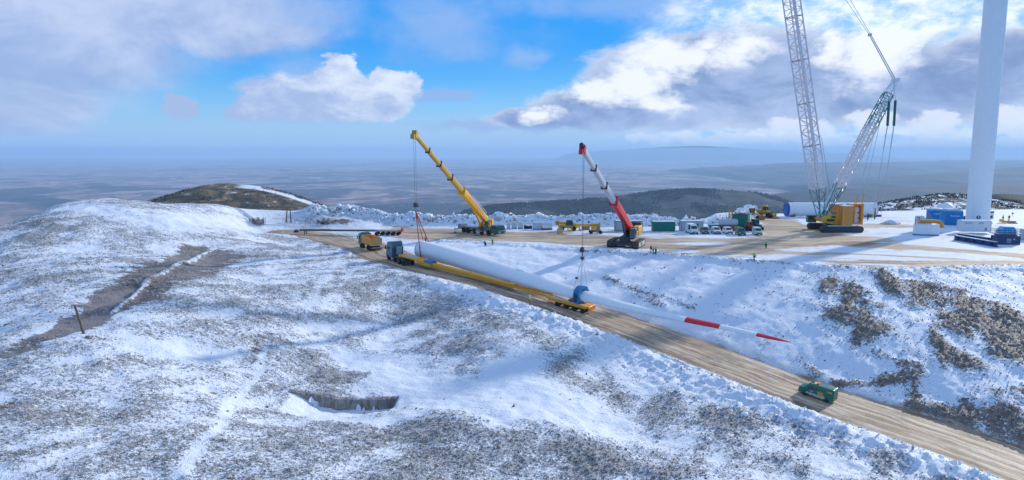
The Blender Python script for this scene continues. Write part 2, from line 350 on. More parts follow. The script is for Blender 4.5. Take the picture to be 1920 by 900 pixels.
# --- masks
dirt_a = 1 - sstep(dr, 4.9, 6.6 + 1.2 * n_b)
dirt_a = np.maximum(dirt_a, .42 * (1 - sstep(dr, 6.0, 10.5)) * (onbank))          # muddy splashed toe of the bank
PM = lambda pts, w: pad_mask(X, Y, pts, w, .5 * n_a)
pd = np.zeros_like(X)
for pts, w, v in [
    ([(560, 436), (680, 434), (800, 434), (900, 440), (1010, 450), (1130, 452)], 7, .62),
    ([(760, 444), (880, 449), (1000, 444), (1060, 432)], 5, .45),
    ([(950, 438), (1100, 446), (1240, 452), (1420, 450), (1560, 447), (1620, 450)], 4.5, .50),
    ([(1210, 462), (1330, 465), (1450, 460), (1560, 455), (1700, 463), (1920, 480)], 4.5, .78),
    ([(1400, 462), (1470, 446), (1500, 425), (1450, 412)], 6, .55),
    ([(1440, 428), (1520, 440), (1600, 446)], 8, .55),
    ([(1560, 488), (1700, 493), (1920, 494)], 3.0, .62),
    ([(1560, 497), (1700, 501), (1920, 497)], 1.2, .8),
    ([(1600, 424), (1700, 424)], 5, .42),
    ([(1240, 478), (1400, 474), (1600, 476), (1800, 486)], 1.6, .5)]:
    pd = np.maximum(pd, v * PM(pts, w))
for pts, w in [([(1430, 482), (1540, 484), (1580, 486)], 3.0), ([(1620, 440), (1740, 443), (1900, 458)], 5), ([(930, 430), (1130, 434), (1380, 437)], 4.0), ([(860, 456), (960, 459), (1080, 462)], 2.5)]:
    pd = pd * (1 - .85 * PM(pts, w))
pd = np.where(inpad, pd * 1.2 + .26 + .16 * sstep(n_a, -.1, .5), 0); dirt_a = np.maximum(dirt_a, np.where(dr < 7, dirt_a, pd)) if False else np.where(inpad, np.maximum(pd, dirt_a * sstep(X, 5, -12)), dirt_a)
bd_ = np.where(bd < 7, 1.0, 0.0)
dirt_a = np.where(inpad, dirt_a * sstep(bd, 2.2, 5.2), dirt_a)
scr = np.where(onnear, .43 + .18 * n_a + .22 * n_b + .30 * n_d, 0)
scr = np.where((X < -34) & (sr > 0), .30 + .35 * n_a, scr)
NMn = .45 * n_b
LM = lambda pts, w, soft=.6: line_mask(X, Y, pts, w, soft, NMn)
# snowy sweeps and drifts on the near slope
for pts, w, v in [
    ([(640, 660, 1.5), (720, 700, 4), (860, 740, 6), (980, 740, 6), (960, 690, 4)], 4, .95), ([(980, 740, 5), (1120, 790, 5), (1180, 830, 3)], 4, .6),
    ([(495, 640, .3), (488, 700, .35), (470, 722, .3), (432, 750, .5), (412, 800, .35), (370, 850, .4), (340, 895, .6)], .5, .85), ([(230, 620, 1.2), (290, 650, 1.8), (360, 655, 1.4), (420, 670, 1.4)], 1.4, .8),
    ([(130, 388, 3), (230, 402, 4), (330, 425, 4), (450, 425, 5)], 4, .75), ([(350, 420, 4), (470, 432, 4), (560, 445, 3)], 3, .7),
    ([(600, 590, .3), (640, 540, .4), (680, 490, .4)], .4, .5), ([(570, 600, .4), (600, 540, .5), (640, 480, .5)], .5, .45),
    ([(860, 600, 1.2), (930, 640, 2.0), (1010, 680, 1.8)], 1.5, .5), ([(600, 780, 1.5), (700, 800, 1.5), (760, 790, 1.5)], 1.5, .8),
    ([(1040, 620, 2.5), (1200, 690, 2.5), (1380, 760, 2.5), (1560, 800, 2)], 2.5, .75), ([(1140, 680, 1), (1190, 730, 1.2)], 1, .7), ([(1400, 820, 2), (1500, 860, 2), (1600, 880, 2)], 2, .45)]:
    scr = scr * (1 - v * LM(pts, w))
for pts, w, v in [
    ([(700, 560, 5), (850, 580, 6), (880, 640, 4)], 5, .25), ([(780, 830, 4), (950, 850, 5), (1150, 870, 4)], 4, .28), ([(1050, 700, 2), (1180, 760, 3), (1350, 800, 3)], 3, .25),
    ([(0, 440, 8), (60, 420, 6)], 6, .25), ([(1380, 790, 2.5), (1480, 800, 2)], 2, .3), ([(600, 720, 1.0), (690, 706, .6)], .9, .5)]:
    scr = scr + v * LM(pts, w)
bermn = np.exp(-((near - 9.0) / 2.6) ** 2) * onnear * (X > -26) * sstep(X, -26, -8)
scr = np.where(onnear, scr * (1 - .85 * np.clip(bermn, 0, 1)), scr)
scr = np.clip(scr, 0, 1.1)
# bare dark gully on the left hill
gu = LM([(60, 625, 1.4), (130, 600, 2.2), (230, 550, 3.4), (330, 505, 4.6), (395, 472, 4.8)], 3, .7) * (1 - .75 * LM([(210, 575, .3), (290, 525, .4), (350, 485, .5), (400, 462, .5)], .4))
gu = np.maximum(gu, .7 * LM([(0, 660, 1.5), (60, 645, 1.2)], 1.2)); gu = np.maximum(gu, .55 * LM([(480, 660, 1.0), (495, 630, .8)], .8))
gu = np.maximum(gu, .8 * LM([(0, 770, .6), (20, 760, .5)], .5))
# rocks on the bank
rka = np.zeros_like(X)
for pts, w, v in [
    ([(1560, 530, 1.6), (1590, 560, 3.2), (1610, 610, 3.0), (1600, 640, 1.5)], 3, .85), ([(1700, 530, 2.5), (1760, 560, 5), (1800, 610, 3.5)], 4, .9), ([(1830, 570, 3), (1900, 620, 6), (1910, 660, 3)], 5, .95),
    ([(1640, 510, 1.5), (1680, 540, 2), (1720, 570, 2)], 2, .7), ([(1560, 580, 2), (1650, 620, 2)], 2, .4), ([(1760, 640, 1.6), (1800, 680, 1.8)], 1.6, .8), ([(1570, 722, .7), (1620, 715, .9), (1700, 712, 1.6), (1720, 740, 1.5)], 1, .85),
    ([(1720, 760, 1.3), (1800, 775, 2.0), (1880, 790, 2.2), (1919, 810, 2)], 2, .95), ([(1500, 680, .7), (1530, 700, .8)], .7, .6), ([(1130, 520, .7), (1190, 545, 1.2), (1300, 580, .8)], .9, .62), ([(1190, 555, .8), (1240, 575, 1)], .9, .5),
    ([(1440, 700, .8), (1560, 735, .8), (1700, 775, 1.2), (1850, 830, 1.4)], .9, .45), ([(1090, 472, .6), (1250, 480, .6), (1400, 493, .6), (1600, 505, .8), (1800, 506, .9)], .6, .5), ([(1640, 660, .8), (1720, 700, 1.2)], 1, .5), ([(1920, 740, 1.5), (1860, 740, 1)], 1, .4)]:
    rka = np.maximum(rka, v * LM(pts, w, .55))
rka = np.where(onbank | (dr < 8) & (sr > 0), rka, 0) * sstep(dr, 5.2, 6.2)
rka = rka * (.85 + .35 * n_d + .25 * n_b); rka = np.clip(rka + np.where(onbank, .16 * sstep(X, 20, 60) + .10, 0) * (1 + .8 * n_d), 0, 1)
# rocks in the back berm and on the hill toe
rka = np.maximum(rka, np.where(bd < 5, .55 * sstep(pn(X * .11, Y * .11, 77), -.1, .5) * np.exp(-((bd - 1.6) / 1.6) ** 2), 0))
rka = np.maximum(rka, .85 * LM([(600, 418, 2.0), (650, 417, 2.4)], 2, .6))
# --- geometric detail
Z = Z + np.where(onnear, .10 * n_c + .16 * n_b + .8 * n_a, 0) * sstep(near + (X < -34) * 8, 5.5, 12)
tn = ridged(X + .5 * n_b, Y, .8, 3, 41); Z = Z + np.where(onnear, np.clip(scr, 0, 1) * .11 * tn, 0) * sstep(near + (X < -34) * 8, 5.5, 8)
ch = np.maximum(ridged(X, Y, .45, 4, 51), 0); Z = Z + np.clip(bermn, 0, 1) * (.35 + .55 * ch * (.6 + .5 * n_a))
lump = np.where(onnear & (X > -5), np.exp(-((near - 13) / 5) ** 2) * .28 * ch, 0); Z = Z + lump
Z = Z - np.where(onnear, gu, 0) * .5
Z = Z + np.where(onbank, .22 * n_b + .35 * n_a + .05 * ridged((X + Y) * .4, (X - Y) * 1.2, .5, 3, 61), 0) * sstep(dr, 5.5, 9) * sstep(dp, 0, 3)
Z = Z + rka * sstep(dr, 5.5, 7) * (~inpad) * np.maximum(ridged(X, Y, .9, 3, 71), 0) * .28
WLa, WLb = Wp(548, 741), Wp(744, 741)
_wy = np.interp(X, [WLa[0], WLb[0]], [WLa[1], WLb[1]]); _wd = _wy - Y
pit = sstep(X, WLa[0] - .4, WLa[0] + 3.0) * sstep(X, WLb[0] + .1, WLb[0] - .25) * (_wd > 0) * (1 - sstep(_wd, 1.0, 7.0)); Z = Z - 1.4 * pit
scr = scr * (1 - .9 * (pit > .02)); gu = gu * (1 - (pit > .02))
edgeb = np.exp(-((dp - 1.0) / 1.1) ** 2) * (X > -18) * (sr > 0); Z = Z + edgeb * (.15 + .25 * np.maximum(ridged(X, Y, .6, 3, 81), 0)) * sstep(dr, 6, 9)
Z = Z + np.where(inpad, .03 * n_c + .05 * n_b * (1 - np.clip(pd, 0, 1)), 0) * sstep(bd, 2, 6)
rut = np.where(dr < 5.5, .035 * np.cos(dr * sr * 3.1) * (1 - sstep(dr, 4, 5.5)) + .02 * n_c, 0); Z = Z + rut
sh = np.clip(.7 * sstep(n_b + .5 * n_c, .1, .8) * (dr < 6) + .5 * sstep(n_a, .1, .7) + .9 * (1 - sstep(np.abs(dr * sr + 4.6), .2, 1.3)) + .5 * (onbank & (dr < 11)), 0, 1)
masks = np.stack([np.clip(dirt_a, 0, 1), scr, np.clip(rka, 0, 1), sh], -1)
coords = np.stack([dr * sr, al, np.where(inpad & (dr > 5), 1.0, 0.0), np.clip(gu, 0, 1)], -1)
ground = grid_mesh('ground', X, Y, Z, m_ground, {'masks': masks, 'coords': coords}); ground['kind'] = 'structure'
_GX, _GY, _GZ = xs, ys, Z
def gz(x, y):                         # real ground height, bilinear
    i = int(np.clip(np.searchsorted(xs, x) - 1, 0, len(xs) - 2)); j = int(np.clip(np.searchsorted(ys, y) - 1, 0, len(ys) - 2))
    a = (x - xs[i]) / (xs[i + 1] - xs[i]); b = (y - ys[j]) / (ys[j + 1] - ys[j])
    return float((Z[j, i] * (1 - a) + Z[j, i + 1] * a) * (1 - b) + (Z[j + 1, i] * (1 - a) + Z[j + 1, i + 1] * a) * b)
def WG(px, py):                       # point on the finished ground seen at a pixel
    d = ray(px, py)
    for Yt in np.arange(32, 298, .12):
        t = Yt / d[1]; x = d[0] * t; z = CZ + d[2] * t
        if gz(x, Yt) > z: return Vector((x, Yt, gz(x, Yt)))
    p = Wp(px, py); return Vector((p[0], p[1], gz(*p)))

# ------------------------------------------------------------------ mountain flank, plain, hills
def terrain_mat(name, c1, c2, csnow=None, snow=.5, sc=.02, warp=1.0, c3=None, bumpd=0):
    m, N, b = new_mat(name, .9, .1); p = N.new('ShaderNodeNewGeometry').outputs['Position']
    a = N.noise(p, sc, 6, .62, warp); bb = N.noise(p, sc * 6, 5, .7, .4)
    c = N.mix(N.step(a, .35, .65), c1, c2)
    if c3: c = N.mix(N.step(bb, .52, .66), c, c3)
    if csnow: c = N.mix(N.step(N.m('ADD', N.m('MULTIPLY', bb, .6), N.m('MULTIPLY', a, .4)), 1 - snow - .03, 1 - snow + .03), c, csnow)
    N.l.new(c, b.inputs['Base Color'])
    if bumpd: bump(N, b, bb, .8, bumpd)
    return m
ZP = -500.0
m_plain, N, B = new_mat('plain_fields', .95, .05)
p = N.new('ShaderNodeNewGeometry').outputs['Position']
ps = N.vm('MULTIPLY', p, (1.5, 1.0, 1.0))
v1 = N.new('ShaderNodeTexVoronoi'); N.put(v1.inputs['Vector'], N.vm('ADD', ps, N.vm('SCALE', N.comb(N.noise(p, .0006, 3), N.noise(p, .0007, 3), 0.0), sc=900.0))); v1.inputs['Scale'].default_value = .0034
vx = N.xyz(v1.outputs['Color'])
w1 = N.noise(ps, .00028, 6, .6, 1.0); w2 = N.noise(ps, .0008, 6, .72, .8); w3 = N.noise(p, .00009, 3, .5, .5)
c = N.mix(N.step(vx[0], .2, .8), (.20, .135, .12), (.38, .26, .23))
c = N.mix(N.step(vx[1], .62, .9), c, (.48, .36, .32))
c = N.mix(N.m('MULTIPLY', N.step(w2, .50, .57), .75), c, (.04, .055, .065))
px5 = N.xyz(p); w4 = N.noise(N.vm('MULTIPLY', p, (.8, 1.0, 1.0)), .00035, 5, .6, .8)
c = N.mix(N.m('MULTIPLY', N.step(N.m('ADD', w1, N.m('MULTIPLY', px5[0], 5e-6)), .53, .58), .7), c, (.03, .045, .055))  # broad dark bands: cloud shadows on the plain, put into its colour as woodland
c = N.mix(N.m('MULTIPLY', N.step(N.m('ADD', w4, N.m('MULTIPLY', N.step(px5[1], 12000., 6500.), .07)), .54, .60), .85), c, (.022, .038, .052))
wf = N.noise(N.vm('MULTIPLY', p, (1.2, 1.0, 1.0)), .004, 3, .7)
c = N.mix(N.m('MULTIPLY', N.step(wf, .58, .68), .5), c, (.40, .33, .30))
c = N.mix(N.step(N.m('MULTIPLY', w2, w3), .335, .36), c, (.38, .35, .36))
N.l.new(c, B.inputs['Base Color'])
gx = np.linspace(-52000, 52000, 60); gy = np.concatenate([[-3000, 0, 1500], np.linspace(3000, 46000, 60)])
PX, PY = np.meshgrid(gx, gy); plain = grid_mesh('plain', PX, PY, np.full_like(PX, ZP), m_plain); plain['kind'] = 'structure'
m_flank = terrain_mat('mountain_flank', (.13, .11, .09), (.22, .19, .16), (.78, .82, .88), .5, .01)
fx = np.arange(-2600, 2601, 25.); fy = np.arange(-600, 2601, 25.); FX, FY = np.meshgrid(fx, fy)
ddx = np.maximum(np.maximum(-150 - FX, FX - 190), 0); ddy = np.maximum(np.maximum(20 - FY, FY - 232), 0); dd = np.hypot(ddx, ddy)
FZ = np.maximum(-16 - .36 * dd - 14 * (dd < 1) + 6 * fbm(FX, FY, .006, 3, 90) * np.minimum(dd / 60, 1), ZP - 5)
flank = grid_mesh('mountain_flank', FX, FY, FZ, m_flank); flank['kind'] = 'structure'

def ridge(name, pts, mat, depth, foot, nz=1.0, nu=260, nv=60, power=1.25, sc=.01, seed=1, back=None):
    """pts (px,py,Y) along the crest; the slopes fall toward and away from the viewer"""
    P = [np.array(tuple(D(*q))) for q in pts]; P = np.array(smooth_poly(P, 6)); s = np.linspace(0, len(P) - 1, nu)
    C = np.stack([np.interp(s, np.arange(len(P)), P[:, k]) for k in range(3)], -1)
    v = np.concatenate([-np.linspace(1, 0, nv) ** 1.4, (np.linspace(0, 1, nv // 2) ** 1.4)[1:]])
    U, V = np.meshgrid(np.arange(nu), v); X = C[U, 0]; Y = C[U, 1] + V * depth * np.where(V > 0, .6, 1)
    drop = np.abs(V) ** power; top = C[U, 2]; Zr = top + (foot - top) * drop
    e = 1 - sstep(np.abs(U / (nu - 1) - .5), .44, .5); Zr = foot + (Zr - foot) * e
    Zr = Zr + nz * fbm(X, Y, sc, 5, seed) * (.25 + np.minimum(np.abs(V) * 3, 1)) + nz * .8 * ridged(X, Y * .5, sc * .6, 3, seed + 9) * np.minimum(np.abs(V) * 2.5, 1) * .5
    at = np.zeros(X.shape + (4,)); uu = U / (nu - 1); at[..., 0] = sstep(uu, .48, .54) * sstep(uu, .84, .76) * (V > -.055) * (V < -.012 - .03 * fbm(X, Y, .05, 2, 3))
    o = grid_mesh(name, X, Y, Zr, mat, {'streak': at}); o['kind'] = 'structure'; return o, C
m_fh = terrain_mat('forested_hillside', (.02, .04, .045), (.05, .062, .058), (.40, .43, .48), .31, .003, 1.4, (.085, .078, .068), 1.0)
fh, fhC = ridge('forested_hill', [(820, 402, 3000), (900, 390, 3000), (960, 383, 3000), (1030, 379, 3050), (1090, 375, 3100), (1150, 367, 3100), (1230, 359, 3150), (1300, 354, 3200), (1370, 357, 3200), (1430, 366, 3200), (1480, 380, 3200), (1540, 398, 3200), (1600, 425, 3200)], m_fh, 1500, ZP + 40, 22, 320, 90, 1.05, .0022, 5)
m_sh = terrain_mat('snowy_scrub_hillside', (.05, .06, .055), (.11, .10, .085), (.80, .84, .90), .49, .02, 1.5, (.07, .07, .07), .5)
sh_, shC = ridge('snowy_hill', [(1540, 425, 560), (1600, 398, 560), (1650, 383, 560), (1700, 374, 570), (1745, 367, 580), (1775, 363, 590), (1810, 366, 600), (1850, 372, 600), (1900, 378, 600), (1990, 385, 600), (2100, 400, 600)], m_sh, 230, -60, 2.2, 260, 60, 1.2, .02, 15)
m_sh2 = terrain_mat('dark_scrub_hillside', (.045, .05, .047), (.085, .078, .068), (.74, .79, .87), .37, .012, 1.5, None, .5)
sh2, _ = ridge('scrub_hill', [(1760, 392, 900), (1800, 378, 900), (1850, 366, 900), (1880, 363, 900), (1920, 365, 900), (2000, 368, 900), (2150, 385, 900)], m_sh2, 420, -150, 3, 200, 50, 1.1, .01, 25)
m_gh = terrain_mat('grassy_hillside', (.06, .068, .062), (.25, .185, .11), (.66, .68, .72), .41, .05, 1.6, (.05, .058, .058), .6)
N = NT(m_gh.node_tree); bb_ = m_gh.node_tree.nodes['Principled BSDF']; c_ = bb_.inputs['Base Color'].links[0].from_socket; N.l.new(N.mix(attr(N, 'streak')[0], c_, (.80, .83, .88)), bb_.inputs['Base Color'])
gh, ghC = ridge('grassy_hill', [(180, 402, 420), (260, 384, 425), (320, 366, 430), (370, 350, 440), (410, 343.5, 450), (450, 345, 450), (500, 352, 445), (560, 368, 440), (620, 388, 430), (670, 402, 425), (740, 424, 420)], m_gh, 180, -42, 1.6, 240, 60, 1.2, .025, 35)
m_far = terrain_mat('far_ridge_slopes', (.025, .04, .045), (.07, .075, .07), None, 0, .0008, 1.0)
for pts, dep, ft, nz in [
    ([(1380, 392, 5200), (1460, 368, 5200), (1540, 356, 5200), (1640, 352, 5400), (1760, 350, 5500), (1900, 346, 5600), (2100, 350, 5600)], 2600, ZP - 20, 18),
    ([(1480, 352, 9000), (1580, 336, 9000), (1680, 330, 9200), (1780, 324, 9500), (1880, 316, 9800), (1960, 313, 9800), (2200, 320, 9800)], 3500, ZP - 20, 25),
    ([(1300, 318, 15500), (1420, 312, 15500), (1520, 305, 16000), (1700, 304, 17000), (1850, 300, 18000), (2100, 303, 18000)], 5200, ZP - 20, 40),
    ([(1040, 288, 39000), (1160, 281, 39000), (1240, 276, 39000), (1330, 274, 39500), (1400, 279, 40000), (1500, 284, 40000), (1640, 288, 40000)], 5500, ZP - 20, 60)]:
    ridge('far_ridge', pts, m_far, dep, ft, nz, 180, 36, 1.2, .0012, 45)
# dark conifers on the forested hill: a mass of small crowns
def forest(name, label, surf, n, hmin, hmax, cond, seed, jit=9.0):
    me = surf.data; nv_ = len(me.vertices); co = np.empty(nv_ * 3, np.float32); me.vertices.foreach_get('co', co); co = co.reshape(-1, 3)
    r = np.random.default_rng(seed); k = r.integers(0, nv_, n * 6); p = co[k] + r.normal(0, 1, (len(k), 3)) * np.array([jit, jit, 0]); keep = cond(p, r); p = p[keep][:n]
    h = r.uniform(hmin, hmax, len(p)); w = h * r.uniform(.3, .5, len(p)); V = []; Fc = []; base = 0
    ang = np.arange(5) * 2 * np.pi / 5
    rings = np.stack([np.cos(ang), np.sin(ang)], -1)
    vs = np.zeros((len(p), 11, 3)); rot = r.uniform(0, 6, len(p))
    for i in range(5):
        vs[:, i, 0] = p[:, 0] + w * np.cos(ang[i] + rot); vs[:, i, 1] = p[:, 1] + w * np.sin(ang[i] + rot); vs[:, i, 2] = p[:, 2] + h * .05
        vs[:, 5 + i, 0] = p[:, 0] + w * .75 * np.cos(ang[i] + rot + .6); vs[:, 5 + i, 1] = p[:, 1] + w * .75 * np.sin(ang[i] + rot + .6); vs[:, 5 + i, 2] = p[:, 2] + h * r.uniform(.4, .6, len(p))
    vs[:, 10] = p; vs[:, 10, 2] += h
    f = []
    for i in range(5): j = (i + 1) % 5; f += [(i, j, 5 + i), (j, 5 + j, 5 + i), (5 + i, 5 + j, 10)]
    f = np.array(f); Fa = (f[None] + (np.arange(len(p)) * 11)[:, None, None]).reshape(-1, 3)
    me2 = bpy.data.meshes.new(name); me2.vertices.add(len(p) * 11); me2.vertices.foreach_set('co', vs.astype(np.float32).ravel())
    me2.loops.add(Fa.size); me2.loops.foreach_set('vertex_index', Fa.ravel().astype(np.int32)); me2.polygons.add(len(Fa))
    me2.polygons.foreach_set('loop_start', (np.arange(len(Fa)) * 3).astype(np.int32)); me2.polygons.foreach_set('loop_total', np.full(len(Fa), 3, np.int32)); me2.update(calc_edges=True)
    m = terrain_mat('dark_foliage', (.025, .042, .034), (.06, .075, .055), None, 0, .03); me2.materials.append(m)
    o = bpy.data.objects.new(name, me2); COL.objects.link(o); o['kind'] = 'stuff'; o['label'] = label; o['category'] = 'forest'; return o
forest('forest', 'dark far-off conifer forest covering the rounded hill behind the cranes', fh, 26000, 4, 9, lambda p, r: (p[:, 1] < 3260) & (p[:, 2] > -420) & (fbm(p[:, 0], p[:, 1], .0035, 4, 7) + .10 > r.uniform(-.25, .35, len(p))), 3)
forest('scrub', 'dark low scrub dotting the snowy hill behind the turbine tower', sh_, 3500, .8, 1.8, lambda p, r: (p[:, 1] < 620) & (fbm(p[:, 0], p[:, 1], .03, 3, 7) > r.uniform(-.4, .5, len(p))), 4, 1.5)
forest('scrub', 'dark low bushes and rocks on the brown hill behind the left ridge', gh, 5200, .25, .8, lambda p, r: (p[:, 1] < 452) & (fbm(p[:, 0], p[:, 1], .03, 4, 17) > r.uniform(-.1, .5, len(p))), 6, .8)
# ------------------------------------------------------------------ haze
hb = bpy.data.meshes.new('haze'); bm_ = bmesh.new(); bmesh.ops.create_cube(bm_, size=1.0)
for v in bm_.verts: v.co = Vector((v.co.x * 106000, 21000 + v.co.y * 52000, (118 if v.co.z > 0 else ZP - 30)))
bm_.to_mesh(hb); bm_.free(); hz = bpy.data.objects.new('haze', hb); COL.objects.link(hz); hz['kind'] = 'stuff'
mh = bpy.data.materials.new('haze'); mh.use_nodes = True; mh.node_tree.nodes.clear(); hn = NT(mh.node_tree)
ho = hn.new('ShaderNodeOutputMaterial'); pvv = hn.new('ShaderNodeVolumePrincipled'); pvv.inputs['Color'].default_value = (.50, .735, 1.0, 1); pvv.inputs['Density'].default_value = 5.6e-5; pvv.inputs['Anisotropy'].default_value = 0.1
hn.l.new(pvv.outputs[0], ho.inputs['Volume']); hb.materials.append(mh)
mh.cycles.homogeneous_volume = True if hasattr(mh, 'cycles') and hasattr(mh.cycles, 'homogeneous_volume') else None if False else True
# ------------------------------------------------------------------ grass tufts, snow clods and stones lying on the ground
def tri_cloud(name, pts, V, Fc, mat, label, cat, cattr=None, smooth=False):
    """pts: n x (x,y,z,scale,rot) copies of one little shape set V (k variants, m, 3), Fc faces"""
    n = len(pts); kk = rng.integers(0, len(V), n); base = V[kk] * pts[:, 3][:, None, None]; c, s = np.cos(pts[:, 4]), np.sin(pts[:, 4])
    out = np.empty_like(base); out[..., 0] = base[..., 0] * c[:, None] - base[..., 1] * s[:, None] + pts[:, 0][:, None]
    out[..., 1] = base[..., 0] * s[:, None] + base[..., 1] * c[:, None] + pts[:, 1][:, None]; out[..., 2] = base[..., 2] + pts[:, 2][:, None]
    m = V.shape[1]; Fa = (Fc[None] + (np.arange(n) * m)[:, None, None]).reshape(-1, Fc.shape[1])
    me = bpy.data.meshes.new(name); me.vertices.add(n * m); me.vertices.foreach_set('co', out.astype(np.float32).ravel())
    me.loops.add(Fa.size); me.loops.foreach_set('vertex_index', Fa.ravel().astype(np.int32)); me.polygons.add(len(Fa))
    me.polygons.foreach_set('loop_start', (np.arange(len(Fa)) * Fc.shape[1]).astype(np.int32)); me.polygons.foreach_set('loop_total', np.full(len(Fa), Fc.shape[1], np.int32))
    me.polygons.foreach_set('use_smooth', np.full(len(Fa), smooth)); me.update(calc_edges=True)
    col = rng.random(n); a = me.attributes.new('tone', 'FLOAT', 'POINT'); a.data.foreach_set('value', np.repeat(col, m).astype(np.float32))
    me.materials.append(mat); o = bpy.data.objects.new(name, me); COL.objects.link(o); o['kind'] = 'stuff'; o['label'] = label; o['category'] = cat; return o
def gzv(x, y):
    i = np.clip(np.searchsorted(xs, x) - 1, 0, len(xs) - 2); j = np.clip(np.searchsorted(ys, y) - 1, 0, len(ys) - 2)
    a = (x - xs[i]) / (xs[i + 1] - xs[i]); b = (y - ys[j]) / (ys[j + 1] - ys[j])
    return (Z[j, i] * (1 - a) + Z[j, i + 1] * a) * (1 - b) + (Z[j + 1, i] * (1 - a) + Z[j + 1, i + 1] * a) * b
def fieldv(Fd, x, y):
    i = np.clip(np.searchsorted(xs, x) - 1, 0, len(xs) - 2); j = np.clip(np.searchsorted(ys, y) - 1, 0, len(ys) - 2); return Fd[j, i]
def scatter(n, y0, y1, dens, smin, smax, dz=0.0, pw=1.0):
    y = y0 + (y1 - y0) * rng.random(n) ** pw; x = (rng.random(n) * 2 - 1) * (y * .80 + 5); d = dens(x, y); k = rng.random(n) < d; x, y = x[k], y[k]
    s = rng.uniform(smin, smax, len(x)) * rng.uniform(.6, 1.2, len(x)); return np.stack([x, y, gzv(x, y) + dz * s, s, rng.uniform(0, 6.28, len(x))], -1)
def tone_mat(name, c1, c2, c3=None, rough=.8):
    m, N, b = new_mat(name, rough, .2); a = N.new('ShaderNodeAttribute', attribute_name='tone').outputs['Fac']
    c = N.mix(a, c1, c2)
    if c3: c = N.mix(N.step(a, .72, .8), c, c3)
    N.l.new(c, b.inputs['Base Color']); return m
# tuft: six bent blades in a low clump
tv_ = []
for k in range(6):
    r_ = np.random.default_rng(k); vv = []
    for q in range(6):
        a = q * 1.05 + r_.uniform(-.3, .3); l = r_.uniform(.5, 1.0); h = r_.uniform(.45, .95)
        cx, cy = math.cos(a), math.sin(a); w = .20
        vv += [(-cy * w + cx * .25, cx * w + cy * .3, -.15), (cy * w + cx * .25, -cx * w + cy * .3, -.15), (cx * l * .5 + .8, cy * l * .62, h)]
    tv_.append(vv)
tv_ = np.array(tv_); tf_ = np.arange(18).reshape(6, 3)
nearv = lambda x, y: fieldv(onnear.astype(float), x, y)
print('tufts');pt_ = scatter(820000, 42, 200, lambda x, y: nearv(x, y) * np.clip(fieldv(scr, x, y) * .95 - .20, 0, 1) * (.55 + .45 * (pn(x * .9, y * .9, 5) + .5 * pn(x * .3, y * .3, 8) > 0)), .09, .23, 0, 1.15)
pt_[:, 4] = -2.5 + rng.normal(0, .45, len(pt_)); print(len(pt_))
tri_cloud('grass_tufts', pt_, tv_, tf_, tone_mat('dry_tuft', (.23, .21, .195), (.48, .46, .445), (.72, .75, .79)), 'frosted brown grass tufts poking through the snow of the near slope', 'grass')
def ico_variants(nv, jitter, sub=1):
    b = bmesh.new(); bmesh.ops.create_icosphere(b, subdivisions=sub, radius=1.0); v = np.array([tuple(p.co) for p in b.verts]); f = np.array([[q.index for q in p.verts] for p in b.faces]); b.free()
    out = []
    for k in range(nv):
        r_ = np.random.default_rng(k + 50); out.append(v * (1 + r_.normal(0, jitter, (len(v), 1))) * r_.uniform(.5, 1.3, (1, 3)))
    return np.array(out), f
iv, if_ = ico_variants(12, .22, 1)
m_clod, N, b_ = new_mat('snow_clod', .7, .2); a_ = N.new('ShaderNodeAttribute', attribute_name='tone').outputs['Fac']; N.l.new(N.mix(N.step(a_, .90, .93), N.mix(a_, (.74, .76, .80), (.84, .86, .90)), (.42, .34, .28)), b_.inputs['Base Color'])
cl = scatter(60000, 60, 212, lambda x, y: np.clip(fieldv(bermn, x, y), 0, 1) * .28 + .16 * np.exp(-((fieldv(near, x, y) - 12.5) / 3.5) ** 2) * nearv(x, y) * (x > -8), .10, .34, .2)
bx = rng.uniform(0, 1, 5200); bp = np.array(smooth_poly([np.array(p) for p in bermB], 4)); si = bx * (len(bp) - 1.001); i0 = si.astype(int); q = bp[i0] + (bp[i0 + 1] - bp[i0]) * (si - i0)[:, None]
q = q + rng.normal(0, 1, q.shape) * np.array([1.0, 1.9]); ssz = rng.uniform(.15, .62, len(q)) * rng.uniform(.5, 1.1, len(q)) * np.where(rng.random(len(q)) < .08, 1.9, .9); cb = np.stack([q[:, 0], q[:, 1], gzv(q[:, 0], q[:, 1]) + .2 * ssz, ssz, rng.uniform(0, 6, len(q))], -1); cb = cb[cb[:, 2] > .5]
ed = scatter(60000, 110, 180, lambda x, y: .22 * fieldv(edgeb, x, y), .07, .22, .2)
tri_cloud('snow_clods', np.vstack([cl, cb, ed]), iv, if_, m_clod, 'broken snow clods heaped along the ploughed banks', 'snow')
st = scatter(300000, 66, 175, lambda x, y: np.clip(fieldv(rka, x, y) - .14, 0, 1) * .50, .05, .15, .15, .8)
st2 = scatter(6000, 55, 150, lambda x, y: .06 * nearv(x, y) + .05 * fieldv(onbank.astype(float), x, y), .08, .22, .2)
sb = cb[rng.random(len(cb)) < .16].copy(); sb[:, 1] -= .8; sb[:, 3] *= .8; sb[:, 2] = gzv(sb[:, 0], sb[:, 1])
tri_cloud('stones', np.vstack([st, st2, sb]), iv, if_, tone_mat('stone', (.13, .105, .09), (.33, .28, .24), (.50, .45, .40)), 'brown stones strewn over the cut bank and snow', 'stones')
